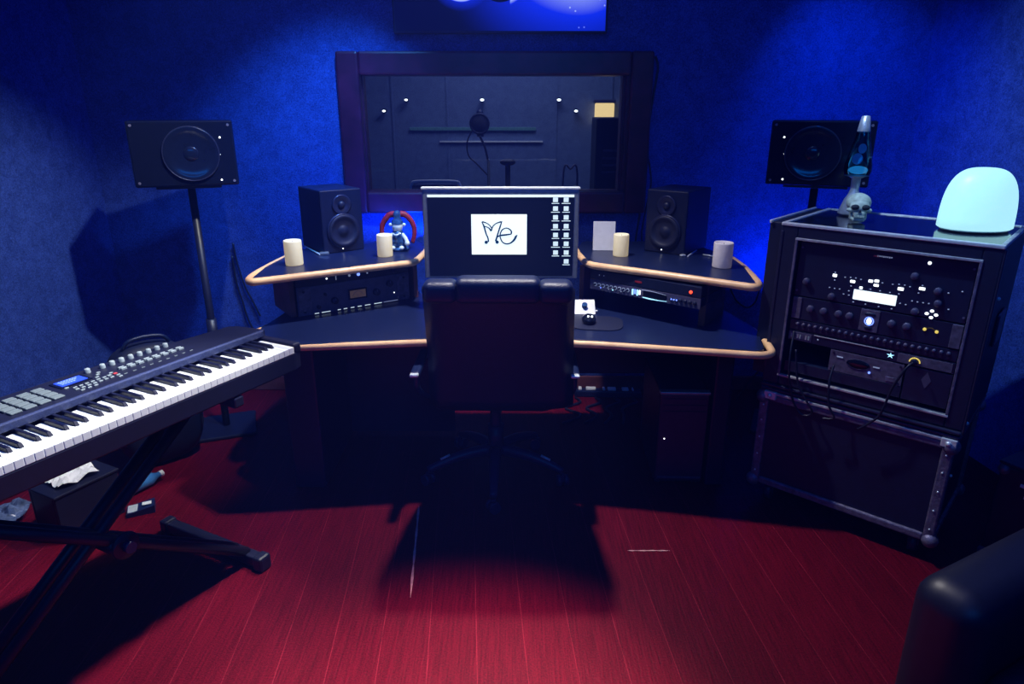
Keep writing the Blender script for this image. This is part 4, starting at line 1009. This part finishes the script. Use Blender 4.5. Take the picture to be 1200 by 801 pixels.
MB().cyl((-.055, 0, 0), (.055, 0, 0), .032, n=24).build('can_body', 'red_label', t)
MB().lathe([(.032, .055), (.027, .061), (.027, .064), (.024, .060), (0, .060)], 24, Matrix.Rotation(pi / 2, 4, 'Y')).lathe([(.032, .055), (.027, .061), (.0, .061)], 24, Matrix.Rotation(-pi / 2, 4, 'Y')).build('can_end', 'silver', t)
MB().torus((.02, 0, 0), .0322, .0022, Matrix.Rotation(pi / 2, 4, 'Y'), 24, 6).torus((-.02, 0, 0), .0322, .0022, Matrix.Rotation(pi / 2, 4, 'Y'), 24, 6).build('silver_band', 'silver', t)
p = atZ(166, 566, .03)
t = thing('plastic_bottle', 'small blue bottle with white cap lying on the floor by the keyboard stand', 'bottle', (p.x, p.y, .033), 60)
MB().lathe([(0, -.08), (.03, -.078), (.032, -.07), (.032, .04), (.014, .075), (.013, .09), (0, .09)], 20, Matrix.Rotation(pi / 2, 4, 'Y')).build('bottle_body', mat('blue_plastic', (.04, .16, .42), .15), t)
MB().cyl((.088, 0, 0), (.105, 0, 0), .015).build('cap', 'white', t)
p = atZ(163, 592, .03)
t = thing('sustain_pedal', 'small black foot pedal with a white label beside the stand foot', 'pedal', (p.x, p.y, 0), 25)
MB().prism([(-.05, 0), (.06, 0), (.06, .035), (-.05, .016)], -.035, .035, Matrix.Rotation(pi / 2, 4, 'X')).build('pedal_body', 'plastic', t)
MB().box(.012, .048, -.012, .012, .0335, .0365, .001).build('label_plate', 'white', t)
MB().box(-.045, -.005, -.03, .03, .018, .024, .004).build('treadle', 'silver', t)
# clear plastic bag, lower left
p = atZ(20, 605, .04)
o = crumple(12, .12, .09, .03).build('plastic_bag', mat('clear_film', (.09, .13, .26), .22, var=.6, scale=30), None, (p.x - .1, p.y, .03), .4); tag(o, 'crumpled shiny plastic bag on the floor at the far left', 'bag')
# black shoes/boxes seen between keyboard and desk leg
# cables
cable([atY(768, 66, YB - .035), atY(771, 80, YB - .035), atY(766, 110, YB - .035), atY(760, 150, YB - .03), atY(759, 185, YB - .03), atY(757, 200, YB - .03), atY(752, 235, YB - .03), atY(748, 262, YB - .03), atY(742, 300, YB - .03)], .0065, 'black cable hanging down the right side of the window frame')
cable([atY(760, 186, YB - .02), atY(763, 215, YB - .02), atY(757, 245, YB - .02), atY(752, 275, YB - .02), atY(756, 300, YB - .02)], .005, 'thinner cable behind the right desk speaker below the window')
cable([atY(273, 285, YB - .02), atY(278, 308, YB - .02), atY(287, 335, YB - .02), atY(296, 352, YB - .02), atY(305, 370, YB - .02)], .006, 'black cable on the wall left of the desk, upper one')
cable([atY(272, 300, YB - .02), atY(277, 330, YB - .02), atY(284, 352, YB - .02), atY(290, 372, YB - .02), atY(300, 392, YB - .02)], .006, 'black cable on the wall left of the desk, lower one')
cable([atY(856, 338, YB - .02), atY(863, 352, YB - .02), atY(875, 360, YB - .02), atY(884, 355, YB - .02), atY(889, 343, YB - .02), atY(893, 330, YB - .02)], .005, 'black cable loop between the desk and the rack')
cable([atY(834, 408, YB - .02), atY(832, 425, YB - .02), atY(828, 440, YB - .02), atY(820, 460, YB - .02)], .006, 'black cable dropping behind the right end of the desk')
cable([atY(896, 425, 3.5), atY(884, 440, 3.5), atY(874, 452, 3.5), atY(862, 470, 3.5)], .006, 'black cable slanting to the floor left of the flight case')
# cable bundle on floor behind the desk
for i, (x, lab) in enumerate(((.33, 'leftmost'), (.45, 'second'), (.56, 'third'), (.66, 'rightmost'))):
    cable([(x - .05, 3.40, .008), (x + .06 - .03 * i, 3.50, .008), (x - .02, 3.60, .008), (x + .07, 3.68, .008), (x + .05, 3.75, .008)], .008, lab + ' of four black cables on the floor behind the desk')
# power strip with white plugs behind the chair
t = thing('power_strip', 'power strip with a row of white plugs on the floor under the desk', 'power strip', (.575, 3.795, 0), -3)
MB().box(-.20, .20, -.03, .03, 0, .04, .006).build('strip_body', 'plastic', t)
for x0, x1 in ((-.175, -.155), (-.13, -.07), (-.03, -.015), (0, .05), (.085, .125), (.145, .155)): MB().box(x0, x1, -.02, .02, .04, .052, .004).build('plug', 'white', t)
# plug leads left under desk
cable([atY(343, 476, 2.95), atY(350, 466, 2.95), atY(357, 461, 2.95), atY(365, 460, 2.95)], .004, 'short grey lead under the left end of the desk')['label'] = 'short shiny lead under the left end of the desk'
bpy.data.objects['cable'].name = 'cable'
for o in COL.objects:
    if o.get('label') == 'short shiny lead under the left end of the desk': o.data.materials.clear(); o.data.materials.append(M['silver'])
# dark case at far right with white labels
p = atZ(1180, 520, .40)
t = thing('amplifier_case', 'low black case with small white labels right of the rack', 'case', (2.06, 2.10, 0), -62)
MB().box(-.25, .25, -.14, .14, 0, .40, .01).build('case_body', 'case', t)
MB().box(-.255, .255, -.145, .145, .40, .412, .004).build('case_lid', 'trim_dark', t)
for x in (-.235, .235):
    for z in (.02, .38): MB().ball((x, -.135, z), .022, n=12).build('ball_corner', 'trim_dull', t)
MB().box(-.17, -.14, -.147, -.14, .34, .352, .001).build('label_plate', 'white', t)
MB().box(-.15, -.13, -.147, -.14, .30, .312, .001).build('label_plate', 'white', t)
MB().box(-.06, -.035, -.147, -.14, .29, .30, .001).build('label_plate', 'white', t)

# lounge chair, lower right corner, in shadow
t = thing('lounge_chair', 'black padded armchair in shadow at the lower right corner', 'armchair', (1.52, 1.15, 0), -62)
def soft(nm, *a):
    o = MB().box(*a, .07, seg=6).build(nm, 'cable', t)
    for f in o.data.polygons: f.use_smooth = True
soft('arm', -.46, -.28, -.40, .36, .08, .60); soft('arm', .28, .46, -.40, .36, .08, .60)
soft('seat_cushion', -.28, .28, -.38, .28, .26, .44); soft('backrest', -.46, .46, .24, .46, .08, .84)
MB().box(-.30, .30, -.34, .30, .08, .26).build('frame', 'black_matt', t)
for x in (-.4, .4):
    for y in (-.32, .38): MB().cyl((x, y, 0), (x, y, .09), .025, .03).build('leg', 'black_matt', t)

# floor scratch marks
def seam(px0, py0, px1, py1, w_, nm='floor_scratch', lab=''):
    a, b = atZ(px0, py0, 0), atZ(px1, py1, 0); d = (b - a); n_ = Vector((-d.y, d.x, 0)).normalized() * w_ / 2
    tb = bmesh.new(); N = 16; L = []; 
    for i in range(N + 1):
        q = a + d * i / N; k = .35 + .65 * abs(sin(i * 2.3)) if 0 < i < N else .1
        L.append((tb.verts.new(q + n_ * k + Vector((0, 0, .0012))), tb.verts.new(q - n_ * k + Vector((0, 0, .0012)))))
    for (p1, p2), (p3, p4) in zip(L, L[1:]): tb.faces.new((p1, p2, p4, p3))
    m = MB(); m._add(tb); o = m.build(nm, mat('worn_wood', (.62, .30, .32), .6, var=.3), None); tag(o, lab, 'scratch'); return o
o = seam(491, 592, 481, 700, .010, 'floor_scratch', 'long pale worn seam in the red floor in front of the chair'); 
o = seam(735, 645, 785, 645, .007, 'floor_scratch', 'short pale scratch across the red floor right of the chair shadow')

# ================================================================== LIGHTS
def area(name, locn, target, size, energy, col, spread=180, sy=None):
    l = bpy.data.lights.new(name, 'AREA'); l.energy = energy; l.color = col; l.size = size; l.spread = radians(spread)
    if sy: l.shape = 'RECTANGLE'; l.size_y = sy
    o = bpy.data.objects.new(name, l); COL.objects.link(o); o.location = locn
    o.rotation_euler = (Vector(target) - Vector(locn)).to_track_quat('-Z', 'Y').to_euler(); return o
def spot(name, locn, target, energy, col, ang=60, blend=.5, rad=.04):
    l = bpy.data.lights.new(name, 'SPOT'); l.energy = energy; l.color = col; l.spot_size = radians(ang); l.spot_blend = blend; l.shadow_soft_size = rad
    o = bpy.data.objects.new(name, l); COL.objects.link(o); o.location = locn
    o.rotation_euler = (Vector(target) - Vector(locn)).to_track_quat('-Z', 'Y').to_euler(); return o
# ceiling downlight over the desk: main key
spot('ceiling_downlight', (-.03, 2.85, 2.70), (-.25, 2.15, 0), 250, (1.0, .95, .95), 106, 1.0, .05)
# ceiling downlight near the camera
spot('ceiling_downlight_near', (-.12, 1.25, 2.70), (-.16, 1.34, 0), 920, (1.0, .66, .68), 37, 1.0, .06)
# wall washers at both sides
spot('wall_washer_left', (-.62, 2.45, 2.68), (-2.38, 3.2, .30), 170, (1.0, 1.0, .92), 54, .9, .03)
spot('wall_washer_right', (.75, 2.35, 2.68), (2.4, 2.5, 1.25), 110, (.5, .72, 1.0), 78, .8, .03)
spot('ceiling_downlight_left', (-.45, 2.2, 2.68), (-1.12, 1.72, .85), 330, (1.0, 1.0, 1.0), 40, .7, .05)  # narrow spot added to brighten the white keys
spot('blue_led_spot_right', (1.45, 3.2, 2.66), (1.95, 3.9, 1.2), 70, (.0, .12, 1.0), 70, .9, .05)  # blue spot added to brighten the right corner of the back wall
area('blue_wall_light_rear', (0, -1.2, 2.6), (0, 2.5, .5), 2.4, 16, (.0, .20, 1.0), sy=.3)  # unseen fill added behind the camera to lift upright faces
# blue led strips behind the desk, added blue fill under the ceiling
area('blue_led_strip_left', (-.62, 3.72, .98), (-.8, 3.9, 1.35), .5, 5, (.0, .07, 1.0), sy=.05)
spot('blue_led_spot_left', (-.55, 2.95, 2.66), (-1.1, 3.9, .95), 190, (.06, .34, 1.0), 62, .9, .05)
area('blue_led_right', (1.55, 3.70, .7), (1.6, 3.9, 1.1), .4, 4, (.0, .06, 1.0), sy=.05)
area('blue_ceiling_wash', (0, 1.6, 2.72), (0, 1.6, 0), 3.2, 13, (.02, .12, 1.0), sy=3.4)  # broad overhead fill added to lift the dark areas
area('booth_ceiling_light', (0, 5.4, 2.70), (0, 5.4, 0), 1.2, 15, (.60, .66, 1.0))
w = bpy.data.worlds.new('world'); SC.world = w; w.use_nodes = True
w.node_tree.nodes['Background'].inputs[0].default_value = (.0, .002, .02, 1); w.node_tree.nodes['Background'].inputs[1].default_value = .2

# faint haze added to lift the blacks towards navy
vs_ = w.node_tree.nodes.new('ShaderNodeVolumeScatter'); vs_.inputs['Color'].default_value = (.07, .15, 1, 1); vs_.inputs['Density'].default_value = .010
w.node_tree.links.new(vs_.outputs[0], w.node_tree.nodes['World Output'].inputs['Volume'])
